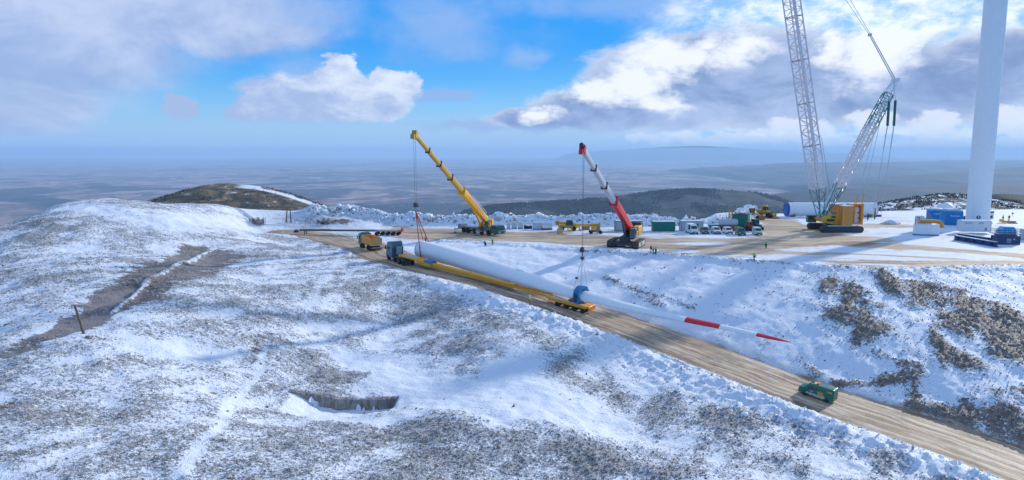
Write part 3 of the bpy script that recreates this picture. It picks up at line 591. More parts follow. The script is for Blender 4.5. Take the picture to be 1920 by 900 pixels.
# ------------------------------------------------------------------ object helpers
class MB:
    def __init__(s): s.v = []; s.f = []
    def add(s, v, f, M=None):
        b = len(s.v); s.v += [tuple(M @ Vector(p)) if M is not None else tuple(p) for p in v]; s.f += [tuple(b + i for i in q) for q in f]; return s
    def box(s, c, d, M=None, top=None):
        x, y, z = d[0] / 2, d[1] / 2, d[2] / 2; tx, ty = (top or (1, 1)); cx, cy, cz = c
        v = [(cx + a * x * (tx if k > 0 else 1), cy + b * y * (ty if k > 0 else 1), cz + k * z) for k in (-1, 1) for a, b in ((-1, -1), (1, -1), (1, 1), (-1, 1))]
        return s.add(v, [(3, 2, 1, 0), (4, 5, 6, 7), (0, 1, 5, 4), (1, 2, 6, 5), (2, 3, 7, 6), (3, 0, 4, 7)], M)
    def bar(s, p, q, w, h=None, up=(0, 0, 1), w2=None, h2=None):       # rectangular bar from p to q
        p, q = Vector(p), Vector(q); h = h or w; w2 = w2 or w; h2 = h2 or h; d = (q - p).normalized(); u = Vector(up)
        if abs(d.dot(u)) > .98: u = Vector((0, 1, 0))
        r = d.cross(u).normalized(); u = r.cross(d)
        v = [tuple(c + r * a * ww / 2 + u * b * hh / 2) for c, ww, hh in ((p, w, h), (q, w2, h2)) for a, b in ((-1, -1), (1, -1), (1, 1), (-1, 1))]
        return s.add(v, [(3, 2, 1, 0), (4, 5, 6, 7), (0, 1, 5, 4), (1, 2, 6, 5), (2, 3, 7, 6), (3, 0, 4, 7)])
    def tube(s, p, q, r, r2=None, n=8, caps=True):
        p, q = Vector(p), Vector(q); r2 = r if r2 is None else r2; d = (q - p).normalized(); u = Vector((0, 0, 1)) if abs(d.z) < .95 else Vector((1, 0, 0))
        a = d.cross(u).normalized(); b = a.cross(d)
        v = [tuple(c + (a * math.cos(t) + b * math.sin(t)) * rr) for c, rr in ((p, r), (q, r2)) for t in [2 * math.pi * k / n for k in range(n)]]
        f = [(k, (k + 1) % n, n + (k + 1) % n, n + k) for k in range(n)]
        if caps: f += [tuple(range(n - 1, -1, -1)), tuple(range(n, 2 * n))]
        return s.add(v, f)
    def path(s, P, r, n=6):
        for a, b in zip(P[:-1], P[1:]): s.tube(a, b, r, r, n)
        return s
    def prism(s, prof, a0, a1, axis='y', M=None):                     # profile in the other two axes
        n = len(prof); g = {'y': lambda p, t: (p[0], t, p[1]), 'x': lambda p, t: (t, p[0], p[1]), 'z': lambda p, t: (p[0], p[1], t)}[axis]
        v = [g(p, a0) for p in prof] + [g(p, a1) for p in prof]
        f = [(k, (k + 1) % n, n + (k + 1) % n, n + k) for k in range(n)] + [tuple(range(n - 1, -1, -1)), tuple(range(n, 2 * n))]
        return s.add(v, f, M)
    def loft(s, rings, caps=True, M=None):
        n = len(rings[0]); v = [p for r in rings for p in r]; f = []
        for i in range(len(rings) - 1):
            for k in range(n): f.append((i * n + k, i * n + (k + 1) % n, (i + 1) * n + (k + 1) % n, (i + 1) * n + k))
        if caps: f += [tuple(range(n - 1, -1, -1)), tuple((len(rings) - 1) * n + k for k in range(n))]
        return s.add(v, f, M)
    def lathe(s, prof, c=(0, 0, 0), n=24, axis='z'):                  # profile (radius, height)
        R_ = []
        for r, h in prof:
            ring = []
            for k in range(n):
                t = 2 * math.pi * k / n; a, b = r * math.cos(t), r * math.sin(t)
                ring.append({'z': (c[0] + a, c[1] + b, c[2] + h), 'y': (c[0] + a, c[1] + h, c[2] + b), 'x': (c[0] + h, c[1] + a, c[2] + b)}[axis])
            R_.append(ring)
        return s.loft(R_)
    def build(s, name, mat, parent=None, smooth=False, bevel=0.0):
        me = bpy.data.meshes.new(name); me.from_pydata(s.v, [], s.f)
        b = bmesh.new(); b.from_mesh(me); bmesh.ops.recalc_face_normals(b, faces=b.faces)
        if bevel: bmesh.ops.bevel(b, geom=[e for e in b.edges if e.is_manifold and e.calc_face_angle(0) > .5], offset=bevel, segments=1, affect='EDGES', clamp_overlap=True)
        b.to_mesh(me); b.free(); me.materials.append(mat)
        if smooth:
            me.polygons.foreach_set('use_smooth', np.ones(len(me.polygons), bool)); me.update()
            try: me.set_sharp_from_angle(angle=R(40))
            except Exception: pass
        o = bpy.data.objects.new(name, me); COL.objects.link(o)
        if parent: o.parent = parent
        return o
def tag(o, label, cat, group=None):
    o['label'] = label; o['category'] = cat
    if group: o['group'] = group
    return o
def thing(name, label, cat, loc, rz=0.0, group=None):
    o = bpy.data.objects.new(name, None); COL.objects.link(o); o.location = loc; o.rotation_euler = (0, 0, rz); o.empty_display_size = .5
    return tag(o, label, cat, group)
def loc_of(o):                        # world point -> local point of a thing
    M = (Matrix.Translation(o.location) @ o.rotation_euler.to_matrix().to_4x4()).inverted(); return lambda p: M @ Vector(p)
def copy_tree(o, parent=None):
    c = o.copy(); COL.objects.link(c)
    if parent: c.parent = parent
    for ch in [q for q in bpy.data.objects if q.parent == o]: copy_tree(ch, c)
    return c
_mats = {}
def paint(name, col, rough=.45, spec=.4, metal=0.0, dirt=.35, dcol=(.30, .25, .20), snowy=0.0):
    """painted surface with worn, dusty patches; snowy: snow lying on what faces up"""
    if name in _mats: return _mats[name]
    m, N, b = new_mat(name, rough, spec, metal); tcn = N.new('ShaderNodeTexCoord').outputs['Object']
    a = N.noise(tcn, 1.3, 6, .68, .5); a2 = N.noise(tcn, 7.0, 4, .6)
    c = N.mix(N.step(a2, .3, .7), tuple(v * .86 for v in col), col)
    c = N.mix(N.m('MULTIPLY', N.step(N.m('ADD', N.m('MULTIPLY', a, .7), N.m('MULTIPLY', a2, .3)), .48, .66), dirt), c, dcol)
    if snowy:
        nz_ = N.xyz(N.new('ShaderNodeNewGeometry').outputs['Normal'])[2]
        c = N.mix(N.m('MULTIPLY', N.step(N.m('ADD', nz_, N.m('MULTIPLY', N.m('SUBTRACT', a2, .5), .8)), .55, .8), snowy), c, (.80, .83, .88))
    N.l.new(c, b.inputs['Base Color']); N.l.new(N.step(a, .3, .7, max(rough - .12, .05), min(rough + .2, 1)), b.inputs['Roughness'])
    _mats[name] = m; return m
YEL = paint('yellow_paint', (.92, .45, .008), .4, .5, dirt=.12); YELD = paint('ochre_paint', (.55, .30, .03), .55, .4, dirt=.45)
ORA = paint('orange_paint', (.88, .32, .008), .45, .5, dirt=.15, snowy=.6); ORAD = paint('trailer_orange', (.88, .36, .008), .5, .4, dirt=.08, snowy=.0)
GRN = paint('green_paint', (.004, .15, .105), .4, .5, dirt=.1); GRND = paint('dark_green_paint', (.01, .12, .085), .4, .5, dirt=.25)
TEAL = paint('teal_paint', (.01, .20, .22), .5, .4, dirt=.2); RED = paint('red_paint', (.72, .012, .02), .38, .5, dirt=.05)
REDD = paint('worn_red_paint', (.45, .05, .035), .6, .3, dirt=.4)
WHT = paint('white_paint', (.78, .79, .80), .35, .5, dirt=.06); WHTS = paint('white_gelcoat', (.89, .89, .885), .3, .5, dirt=.03)
LGR = paint('light_grey_paint', (.50, .53, .56), .4, .5, dirt=.12); GRY = paint('grey_steel', (.24, .26, .28), .5, .5, dirt=.4); DRK = paint('dark_steel', (.045, .05, .06), .55, .4, dirt=.5, dcol=(.14, .12, .10))
NAVY = paint('navy_paint', (.012, .045, .16), .45, .5, dirt=.12, snowy=.45); BLUE = paint('tarpaulin_blue', (.0, .21, .50), .5, .4, dirt=.04, snowy=.45)
CLB = paint('clamp_blue', (.0, .17, .40), .45, .5, dirt=.1); CAB = paint('slate_blue_paint', (.10, .19, .24), .35, .5, dirt=.15)
RUB = paint('rubber', (.025, .025, .028), .85, .2, dirt=.5, dcol=(.14, .11, .09)); HUBM = paint('wheel_hub', (.35, .36, .38), .5, .5, dirt=.4)
TRK = paint('track_steel', (.075, .06, .055), .7, .3, dirt=.6, dcol=(.2, .15, .12)); WOOD = paint('weathered_wood', (.20, .15, .11), .9, .1, dirt=.5, dcol=(.1, .075, .06))
FROST = paint('frosted_steel', (.86, .76, .74), .6, .3, dirt=.22, dcol=(.66, .36, .26), snowy=.5); ICE = paint('ice_crusted_steel', (.78, .81, .85), .6, .3, dirt=.1, snowy=.5)
GFR = paint('frosted_green_steel', (.03, .22, .17), .5, .4, dirt=.7, dcol=(.55, .68, .68), snowy=.6); ROPE = paint('wire_rope', (.14, .15, .17), .6, .4, dirt=.1); PEND = paint('pendant_bars', (.55, .58, .62), .5, .5, dirt=.15)
SLING = paint('red_sling', (.55, .06, .03), .8, .2, dirt=.1); SKINM = paint('skin', (.5, .32, .24), .6, .3, dirt=0); HIVI = paint('hi_vis_yellow', (.45, .80, .03), .6, .3, dirt=.03); HIVG = paint('hi_vis_green', (.14, .75, .10), .6, .3, dirt=.03)
CLOTH = paint('dark_workwear', (.03, .04, .06), .9, .2, dirt=.2); CLR = paint('red_trousers', (.45, .05, .04), .9, .2, dirt=.1); HELM = paint('white_helmet', (.75, .76, .78), .4, .5, dirt=0)
m_glass, N, b_ = new_mat('vehicle_glass', .08, .6); b_.inputs['Base Color'].default_value = (.02, .035, .045, 1); GLS = m_glass
m_lamp, N, b_ = new_mat('lamp_glass', .15, .6); b_.inputs['Base Color'].default_value = (.7, .72, .74, 1); LMP = m_lamp
CONC = paint('concrete', (.30, .285, .26), .9, .2, dirt=.55, dcol=(.13, .10, .08)); LETD = paint('dark_lettering', (.02, .03, .03), .6, .3, dirt=0); LETW = paint('white_lettering', (.75, .80, .86), .5, .3, dirt=0)

def wheel(par, c, r, w, name='wheel', hub=HUBM, n=18):
    x, y, z = c; t = MB().lathe([(r * .55, -w / 2), (r * .9, -w / 2), (r, -w * .36), (r, w * .36), (r * .9, w / 2), (r * .55, w / 2)], c, n, 'y').build(name, RUB, par, True)
    s = 1 if y > 0 else -1
    MB().lathe([(r * .56, -w * .40), (r * .56, w * .40)], c, 12, 'y').build('rim', hub, t, True)
    return t
def text(par, body, size, loc, rot, mat, name='lettering', ext=.01, align='CENTER'):
    cu = bpy.data.curves.new(name, 'FONT'); cu.body = body; cu.size = size; cu.extrude = ext; cu.align_x = align; cu.align_y = 'CENTER'; cu.resolution_u = 2
    tmp = bpy.data.objects.new(name, cu); COL.objects.link(tmp); dg = bpy.context.evaluated_depsgraph_get(); me = bpy.data.meshes.new_from_object(tmp.evaluated_get(dg)); bpy.data.objects.remove(tmp)
    me.name = name; me.materials.clear(); me.materials.append(mat); o = bpy.data.objects.new(name, me); COL.objects.link(o); o.parent = par; o.location = loc; o.rotation_euler = rot; return o

# ------------------------------------------------------------------ blade
def pt_on(px, py, Y): return D(px, py, Y)
BL = [D(789, 467, 143.5), D(830, 477, 140.6), D(880, 491, 137.2), D(940, 509, 132.8), D(1010, 530.5, 127.3), D(1090, 553, 121.2), D(1180, 576, 115.3), D(1286, 599, 109.3), D(1350, 612, 106), D(1418, 627, 102.8), D(1484, 642, 100)]
BLs = [Vector(p) for p in smooth_poly([tuple(p) for p in BL], 8)]
_cum = [0.0]
for a, b in zip(BLs[:-1], BLs[1:]): _cum.append(_cum[-1] + (b - a).length)
BLEN = _cum[-1]
def bl_at(s):
    k = min(max(int(np.searchsorted(_cum, s)) - 1, 0), len(BLs) - 2); t = (s - _cum[k]) / (_cum[k + 1] - _cum[k]); return BLs[k].lerp(BLs[k + 1], t), (BLs[k + 1] - BLs[k]).normalized()
blade = thing('wind_turbine_blade', 'long white wind turbine blade with red bands near its tip, slung above the dirt road', 'turbine blade', tuple(BLs[0])); lb = loc_of(blade)
def blade_ring(s, grow=0.0):
    c, d = bl_at(s); f = s / BLEN; n = 28
    dia = 3.55; chord = np.interp(f, [0, .03, .10, .20, .35, .55, .75, .9, .97, 1], [3.55, 3.55, 3.6, 3.7, 3.1, 2.1, 1.35, 1.0, .7, .12]); th = np.interp(f, [0, .03, .10, .20, .35, .55, .75, .9, .97, 1], [3.55, 3.5, 3.1, 2.35, 1.55, 1.0, .62, .38, .2, .05])
    rnd = float(np.interp(f, [0, .04, .2, 1], [1, 1, .25, 0])); side = d.cross(Vector((0, 0, 1))).normalized(); up = side.cross(d)
    tw = -R(np.interp(f, [0, .2, .5, .7, 1], [50, 46, 38, 28, 24])); A = side * math.cos(tw) + up * math.sin(tw); B_ = -side * math.sin(tw) + up * math.cos(tw); out = []
    for k in range(n):
        t = 2 * math.pi * k / n; xc = math.cos(t); yc = math.sin(t); prof = .5 + .5 * rnd + (1 - rnd) * .5 * (.35 + xc) ; thk = yc * (1 - (1 - rnd) * .55 * max(0, -xc) ** 1.0)
        out.append(tuple(lb(c + A * (xc * chord / 2 * (1 + grow)) + B_ * (thk * th / 2 * (1 + grow)))))
    return out
def blade_part(name, s0, s1, mat, n, grow=0):
    return MB().loft([blade_ring(s0 + (s1 - s0) * k / n, grow) for k in range(n + 1)]).build(name, mat, blade, True)
def s_at_px(px):
    best = min(np.linspace(0, BLEN, 800), key=lambda s: abs((960 + F * (bl_at(s)[0].x / (bl_at(s)[0].y * CT - (bl_at(s)[0].z - CZ) * ST))) - px)); return float(best)
s1, s2, s3 = s_at_px(1286), s_at_px(1350), s_at_px(1418)
blade_part('blade_shell', 0, s1, WHTS, 60); blade_part('tip_band', s1, s2, RED, 8); blade_part('pale_band', s2, s3, WHTS, 8); blade_part('blade_tip', s3, BLEN, RED, 12)
c0, d0 = bl_at(0); MB().tube(lb(c0 - d0 * .35), lb(c0 + d0 * .05), 1.66, 1.70, 32).build('root_flange', LGR, blade, True)

# ------------------------------------------------------------------ people
def person(loc, rz, label, top=HIVI, pose='stand', legs=CLOTH, helm=True, scale=1.0, group='workers in hi-vis on the site'):
    J = {'pel': (0, 0, .95), 'che': (0, .0, 1.32), 'nek': (0, 0, 1.48), 'hed': (0, .02, 1.60), 'top': (0, .02, 1.74)}
    kn = {'stand': ((.11, .02, .50), (-.11, -.02, .50)), 'walk': ((.10, .20, .52), (-.10, -.08, .50)), 'crouch': ((.14, .35, .48), (-.14, .30, .45))}[pose]
    ft = {'stand': ((.13, 0, .07), (-.13, 0, .07)), 'walk': ((.10, .30, .07), (-.10, -.36, .09)), 'crouch': ((.14, .05, .07), (-.14, .0, .07))}[pose]
    if pose == 'crouch':
        for k in J: x, y, z = J[k]; J[k] = (x, y + (z - .95) * .45, z - .48)
    el = {'stand': ((.29, -.02, 1.14), (-.30, .06, 1.16)), 'walk': ((.28, -.14, 1.16), (-.28, .16, 1.16)), 'crouch': ((.26, .35, .70), (-.26, .38, .70))}[pose]
    ha = {'stand': ((.30, .10, .90), (-.14, .28, 1.18)), 'walk': ((.27, -.20, .90), (-.24, .34, .98)), 'crouch': ((.12, .55, .55), (-.10, .58, .55))}[pose]
    sh = [(s * .19, J['che'][1], J['che'][2] + .10) for s in (1, -1)]; hp = [(s * .10, J['pel'][1], J['pel'][2] - .04) for s in (1, -1)]
    V = [J['pel'], J['che'], J['nek'], J['hed'], J['top']]; Rr = [.145, .16, .062, .098, .06]; E = [(0, 1), (1, 2), (2, 3), (3, 4)]
    for i in (0, 1):
        b = len(V); V += [hp[i], kn[i], ft[i], (ft[i][0], ft[i][1] + .17, .05)]; Rr += [.105, .066, .05, .045]; E += [(0, b), (b, b + 1), (b + 1, b + 2), (b + 2, b + 3)]
        b = len(V); V += [sh[i], el[i], ha[i], (ha[i][0], ha[i][1] + .07, ha[i][2] - .05)]; Rr += [.075, .05, .036, .03]; E += [(1, b), (b, b + 1), (b + 1, b + 2), (b + 2, b + 3)]
    def skin(nm, V, Rr, E, mat, par, lv=1):
        me = bpy.data.meshes.new(nm); me.from_pydata(V, E, []); o = bpy.data.objects.new(nm, me); COL.objects.link(o)
        md = o.modifiers.new('s', 'SKIN'); 
        for k, r in enumerate(Rr): me.skin_vertices[0].data[k].radius = (r, r)
        me.skin_vertices[0].data[0].use_root = True; sb_ = o.modifiers.new('b', 'SUBSURF'); sb_.levels = lv; sb_.render_levels = lv
        dg = bpy.context.evaluated_depsgraph_get(); m2 = bpy.data.meshes.new_from_object(o.evaluated_get(dg)); bpy.data.objects.remove(o); m2.name = nm
        m2.materials.clear(); m2.materials.append(mat); m2.polygons.foreach_set('use_smooth', np.ones(len(m2.polygons), bool)); q = bpy.data.objects.new(nm, m2); COL.objects.link(q); q.parent = par; return q
    p = thing('person', label, 'person', loc, rz, group); p.scale = (scale,) * 3
    skin('body', V, Rr, E, SKINM, p)
    # jacket: torso and sleeves, a little proud of the body
    JV = [J['pel'], J['che'], (J['nek'][0], J['nek'][1], J['nek'][2] - .05)]; JR = [.175, .19, .10]; JE = [(0, 1), (1, 2)]
    for i in (0, 1): b = len(JV); JV += [sh[i], el[i], tuple(Vector(ha[i]).lerp(Vector(el[i]), .12))]; JR += [.098, .072, .056]; JE += [(1, b), (b, b + 1), (b + 1, b + 2)]
    skin('hi_vis_jacket', JV, JR, JE, top, p)
    TV = [(J['pel'][0], J['pel'][1], J['pel'][2] - .02)]; TR = [.168]; TE = []
    for i in (0, 1): b = len(TV); TV += [hp[i], kn[i], (ft[i][0], ft[i][1], .12)]; TR += [.128, .09, .078]; TE += [(0, b), (b, b + 1), (b + 1, b + 2)]
    skin('trousers', TV, TR, TE, legs, p)
    for i in (0, 1): MB().box((ft[i][0], ft[i][1] + .07, .06), (.12, .30, .12), None, (.8, .8)).build('boot', DRK, p, False, .02)
    h = J['hed']
    MB().lathe([(.128, .0), (.13, .05), (.11, .11), (.06, .15), (.01, .165)], (h[0], h[1], h[2] + .03), 14).box((h[0], h[1] + .12, h[2] + .045), (.16, .09, .025)).build('helmet', HELM if helm else DRK, p, True)
    f = MB()
    for s in (1, -1): f.box((h[0] + s * .035, h[1] + .095, h[2] + .0), (.025, .015, .015))
    f.box((h[0], h[1] + .108, h[2] - .03), (.025, .03, .045)).box((h[0], h[1] + .095, h[2] - .075), (.05, .012, .012)); f.build('face', CLOTH, p)
    MB().box((h[0], h[1], .0 + J['che'][2] - .12), (.395, .40, .05)).build('reflective_band', LGR, p, False, .015)
    return p
for px, py, rz, lab, kw in [
    (1414, 490, .3, 'worker in lime hi-vis walking at the edge of the cut bank', dict(pose='walk')),
    (1436, 466, 2.5, 'worker standing alone in the middle of the muddy track crossing the pad', dict(pose='stand', top=HIVG)),
    (1220.5, 474, 1.2, 'worker in dark clothes, leftmost of three beside the red crane', dict(top=CLOTH)),
    (1224.5, 476, -2.0, 'worker in green hi-vis, middle one of the three beside the red crane', dict(top=HIVG)),
    (1229.5, 476, 1.8, 'worker in yellow hi-vis on the far right of the three beside the red crane', dict(top=HIVI)),
    (923.5, 459.5, 2.9, 'worker in a yellow hi-vis top standing on snow in front of the green crane cab', dict()),
    (910.5, 461.5, 1.0, 'worker in dark clothes crouching on the snow in front of the yellow crane', dict(top=CLOTH, pose='crouch')),
    (798, 455, -.5, 'worker in green hi-vis standing just behind the fat root end of the blade', dict(top=HIVG)),
    (993, 572, -1.8, 'worker in green hi-vis and red trousers on the road beside the yellow trailer', dict(top=HIVG, legs=CLR)),
    (749.5, 489.5, 1.5, 'worker in lime hi-vis by the rear wheels of the slate blue lorry', dict(top=HIVI)),
    (1092, 482, .5, 'worker standing on the bank edge right behind the hook of the red crane', dict(top=CLOTH)) ]:
    if py == 482 and px == 1092: continue
    person(tuple(WG(px, py)), rz, lab, **kw)
# ------------------------------------------------------------------ telescopic boom shared by the two mobile cranes
def tele(par, L, foot, tip, cols, w0, w1, fr, names, up=(0, 0, 1)):
    wb = w0; w0 = w0 * .78
    foot, tip = L(foot), L(tip); d = tip - foot; n = len(fr) - 1
    for k in range(n):
        a, b = foot + d * fr[k], foot + d * fr[k + 1]; w = wb * .95 if k == 0 else w0 + (w1 - w0) * k / max(n - 1, 1)
        dr_ = d.normalized(); r_ = dr_.cross(Vector(up)).normalized(); u_ = r_.cross(dr_); rings = []
        for c in (a - dr_ * (1.0 if k else 0), b):
            ring = []
            for q in range(12):
                t = 2 * math.pi * (q + .5) / 12; cx, cy = math.cos(t), math.sin(t); m_ = max(abs(cx), abs(cy)); sx = cx * (.72 + .28 / m_ * .9); sy = cy * (.72 + .28 / m_ * .9)
                if cy < 0: sx *= .86
                ring.append(tuple(c + r_ * sx * w / 2 + u_ * sy * w * 1.18 / 2))
            rings.append(ring)
        o = MB().loft(rings).build(names[k] if isinstance(names, list) else names, cols[k], par, True)
        MB().bar(b - dr_ * .22, b + dr_ * .06, w * 1.08, w * 1.24, u_).build('collar', DRK if k else cols[k], o)
        if k == 0: MB().bar(a + dr_ * 1.0 + u_ * w * .62, b - dr_ * 1 + u_ * w * .62, .3, .18, u_).build('cable_duct', GRY, o)
    return foot, tip, d.normalized()
def hook_block(par, top, nr, spread, c, r, mat=DRK, hang=1.0):
    """ropes from the boom head down to a block, all in local coordinates"""
    rp = MB()
    for k in range(nr):
        o = (k - (nr - 1) / 2) * spread; rp.tube((top.x + o, top.y, top.z), (c.x + o * .8, c.y, c.z + r * .8), .03, .03, 5)
    rp.build('hoist_rope', ROPE, par)
    h = MB().lathe([(r * .5, -.28), (r, -.26), (r, .26), (r * .5, .28)], tuple(c), 14, 'y').box((c.x, c.y, c.z - r * .2), (r * 1.7, .66, r * 1.5), None, (.7, .9)).build('hook_block', mat, par, True)
    hk = [(c.x, c.y, c.z - r * .8), (c.x, c.y, c.z - r * 1.3), (c.x + .24, c.y, c.z - r * 1.3 - .3), (c.x + .1, c.y, c.z - r * 1.3 - .58), (c.x - .2, c.y, c.z - r * 1.3 - .45)]
    MB().path(hk, .09, 8).build('hook', GRY, h)
# ------------------------------------------------------------------ yellow all-terrain crane
A, Bf = G(866, 434), G(940, 443); dirv = (Bf - A); rz = math.atan2(dirv.y, dirv.x)
c1 = thing('mobile_crane', 'yellow telescopic truck crane with a green driving cab, lifting the blade root', 'crane', tuple((A + Bf) / 2), rz); L = loc_of(c1)
MB().box((0, 0, 1.25), (14.0, 2.3, .55)).box((-.6, 0, 1.66), (10.5, 2.7, .28)).box((-7.3, 0, 1.6), (1.6, 2.4, 1.2), None, (.8, 1)).build('carrier_frame', GRY, c1, False, .04)
for x in (-5.6, -3.95, -1.2, 1.5, 4.2): 
    for y in (-1.15, 1.15): wheel(c1, (x, y, .72), .72, .5)
MB().prism([(5.05, .62), (7.9, .62), (8.05, 1.3), (7.85, 1.75), (7.3, 2.75), (5.5, 2.8), (5.05, 2.5)], -1.4, 1.4).build('driving_cab', GRN, c1, False, .07)
cb_ = MB(); cb_.prism([(7.93, 1.78), (7.42, 2.64), (7.46, 2.68), (8.0, 1.8)], -1.25, 1.25)
for s in (1, -1): cb_.prism([(5.6, 1.8), (7.6, 1.8), (7.2, 2.6), (5.7, 2.6)], s * 1.4, s * 1.42)
cb_.build('cab_window', GLS, c1)
for y in (-1, 1): MB().box((8.06, y, 1.0), (.08, .36, .26)).build('headlight', LMP, c1)
MB().box((3.7, 0, 2.1), (2.3, 2.6, .6)).build('tool_locker', YELD, c1, False, .04)
MB().box((1.5, 0, 1.86), (4.2, 2.2, .12)).build('deck_plate', LGR, c1)
for x in (-6.7, 1.9):
    for s in (-1, 1):
        o = MB().box((x, s * 2.2, 1.05), (.34, 2.6, .34)).build('outrigger', paint('pale_outrigger', (.6, .5, .46), .5, .4, dirt=.3, dcol=(.5, .2, .15)), c1, False, .02)
        MB().tube((x, s * 3.35, .12), (x, s * 3.35, 1.5), .13, .13, 10).build('outrigger_leg', LGR, o, True); MB().lathe([(.45, .0), (.45, .12), (.2, .16)], (x, s * 3.35, .0), 12).build('outrigger_pad', DRK, o)
ut = (Vector(D(777, 251, 143.5)) - Vector(G(905, 437))); 
pv0 = Vector(D(910, 411, 185.5)); tp0 = Vector(D(779, 254, 143.0)); lf, lt, ld = tele(c1, L, pv0, tp0, [YEL, YELD, YELD, YELD, YELD], 1.75, .82, [0, .40, .57, .72, .86, 1.0], ['boom_base', 'boom_section', 'boom_section', 'boom_section', 'boom_section'])
flat_ = Vector((ld.x, ld.y, 0)).normalized(); sd = Vector((-flat_.y, flat_.x, 0)); upb = ld.cross(sd) * -1 if (ld.cross(sd)).z < 0 else ld.cross(sd)
base = Vector((lf.x, lf.y, 0)) + flat_ * 2.0
MB().lathe([(1.25, 1.78), (1.25, 2.15)], (base.x, base.y, 0), 24).build('slewing_ring', DRK, c1)
Ms = Matrix.Translation(base) @ Matrix(((flat_.x, sd.x, 0, 0), (flat_.y, sd.y, 0, 0), (0, 0, 1, 0), (0, 0, 0, 1)))
MB().box((-1.2, .62, 2.75), (4.6, .45, 1.2), Ms).box((-1.2, -.62, 2.75), (4.6, .45, 1.2), Ms).box((-3.0, 0, 2.6), (1.2, 2.2, 1.0), Ms).build('superstructure', YEL, c1, False, .04)
MB().box((-4.2, 0, 2.95), (1.3, 2.75, 1.5), Ms).build('counterweight', YEL, c1, False, .08)
sc_ = MB().box((1.0, 1.55, 2.95), (2.0, 1.0, 1.7), Ms, (.9, .9)).build('operator_cab', GRND, c1, False, .05); MB().box((1.98, 1.55, 3.05), (.06, .82, 1.2), Ms).box((1.0, 2.03, 3.1), (1.5, .05, 1.1), Ms).build('window', GLS, sc_)
MB().tube(Ms @ Vector((1.2, 0, 2.5)), lf + ld * 12.0 - Vector((0, 0, .9)), .30, .22, 14).build('luffing_cylinder', YEL, c1, True)
# head with sheaves, and the folded grey jib along the lower boom
MB().bar(lt - ld * .3, lt + ld * .9, 1.0, 1.5, upb).bar(lt + ld * .6 - upb * .6, lt + ld * 1.4 - upb * .9, .8, .9, upb).build('boom_head', YELD, c1, False, .05)
jb = MB(); jo = sd * 1.25
for a_, b_2 in ((.4, .4), (-.4, .4), (.4, -.4), (-.4, -.4)): jb.tube(lf + ld * 4 + jo + sd * a_ * .8 + upb * b_2, lf + ld * 16 + jo + sd * a_ * .6 + upb * b_2 * .8, .05, .05, 6)
for k in range(12):
    p_ = lf + ld * (4 + k) + jo; q_ = lf + ld * (5 + k) + jo; s_ = 1 if k % 2 else -1
    for e in (.33, -.33): jb.tube(p_ + sd * e + upb * .38 * s_, q_ + sd * e - upb * .38 * s_, .03, .03, 5)
jb.build('folded_jib', FROST, c1)
hk1 = L(D(779.5, 384, 143.2)); hd = lt + ld * .9; hd = Vector((hk1.x, hk1.y, hd.z)) if (Vector((hd.x - hk1.x, hd.y - hk1.y, 0)).length < 3) else hd
hook_block(c1, hd, 2, .62, hk1, .5)
# slings round the blade root
sl_ = thing('lifting_sling', 'pair of red slings from the yellow crane hook to the blade root', 'lifting sling', tuple(D(779.5, 393, 143.2))); l2 = loc_of(sl_)
tpz = Vector((0, 0, -.35)); ca, da = bl_at(1.3); cb2, db = bl_at(6.8)
def sling(c, dd, r):
    sd_ = dd.cross(Vector((0, 0, 1))).normalized(); u_ = sd_.cross(dd); P = [l2(c + (sd_ * math.cos(t) + u_ * math.sin(t)) * r) for t in [math.pi - math.pi * -k / 14 for k in range(15)]]
    return P
for cc, dd, rr in ((ca, da, 1.86),):
    P = sling(cc, dd, rr); MB().path([tpz] + P + [tpz], .10, 6).build('sling_loop', SLING, sl_, True)
far_ = l2(D(793, 449, 145.0)); MB().path([tpz, far_, far_ + Vector((.1, -.2, -1.8))], .09, 6).build('sling_loop', SLING, sl_, True)

# ------------------------------------------------------------------ red and grey telescopic crawler crane
def crawler_track(par, c, L_, h, w, frame=GRY, name='crawler_track', ang=0.0, chamfer=1.2):
    x0, y0, z0 = c; r = h / 2; prof = []
    def ring(off):
        P = []
        for k in range(9): t = math.pi / 2 + math.pi * k / 8; P.append((x0 - L_ / 2 + r + math.cos(t) * (r + off), z0 + r + math.sin(t) * (r + off)))
        for k in range(9): t = -math.pi / 2 + math.pi * k / 8; P.append((x0 + L_ / 2 - r + math.cos(t) * (r + off), z0 + r + math.sin(t) * (r + off)))
        return P
    o = MB().prism(ring(-.04), y0 - w / 2, y0 + w / 2).build(name, TRK, par); P = ring(.0); pads = MB(); n = len(P)
    per = [(Vector((P[i][0], 0, P[i][1])), Vector((P[(i + 1) % n][0], 0, P[(i + 1) % n][1]))) for i in range(n)]; Ltot = sum((b - a).length for a, b in per); m = int(Ltot / .36); acc = 0; j = 0; d_ = 0
    for k in range(m):
        t = k * Ltot / m
        while d_ + (per[j][1] - per[j][0]).length < t: d_ += (per[j][1] - per[j][0]).length; j += 1
        a, b = per[j]; e = (b - a).normalized(); p = a + e * (t - d_); nn = Vector((-e.z, 0, e.x)); pads.bar((p.x - e.x * .14, y0, p.z - e.z * .14), (p.x + e.x * .14, y0, p.z + e.z * .14), w + .04, .10, (nn.x, 0, nn.z))
    pads.build('track_shoes', TRK, o)
    fr = MB().prism([(x0 - L_ / 2 + r * 1.2, z0 + h * .22), (x0 + L_ / 2 - r * 1.2, z0 + h * .22), (x0 + L_ / 2 - r * 1.2, z0 + h * .80), (x0 - L_ / 2 + r * 1.2, z0 + h * .80)], y0 - w / 2 - .06, y0 + w / 2 + .06).build('track_frame', frame, o)
    for s in (-1, 1): MB().lathe([(r * .62, -w / 2 - .05), (r * .62, w / 2 + .05)], (x0 + s * (L_ / 2 - r), y0, z0 + r), 14, 'y').build('sprocket', DRK, o)
    return o
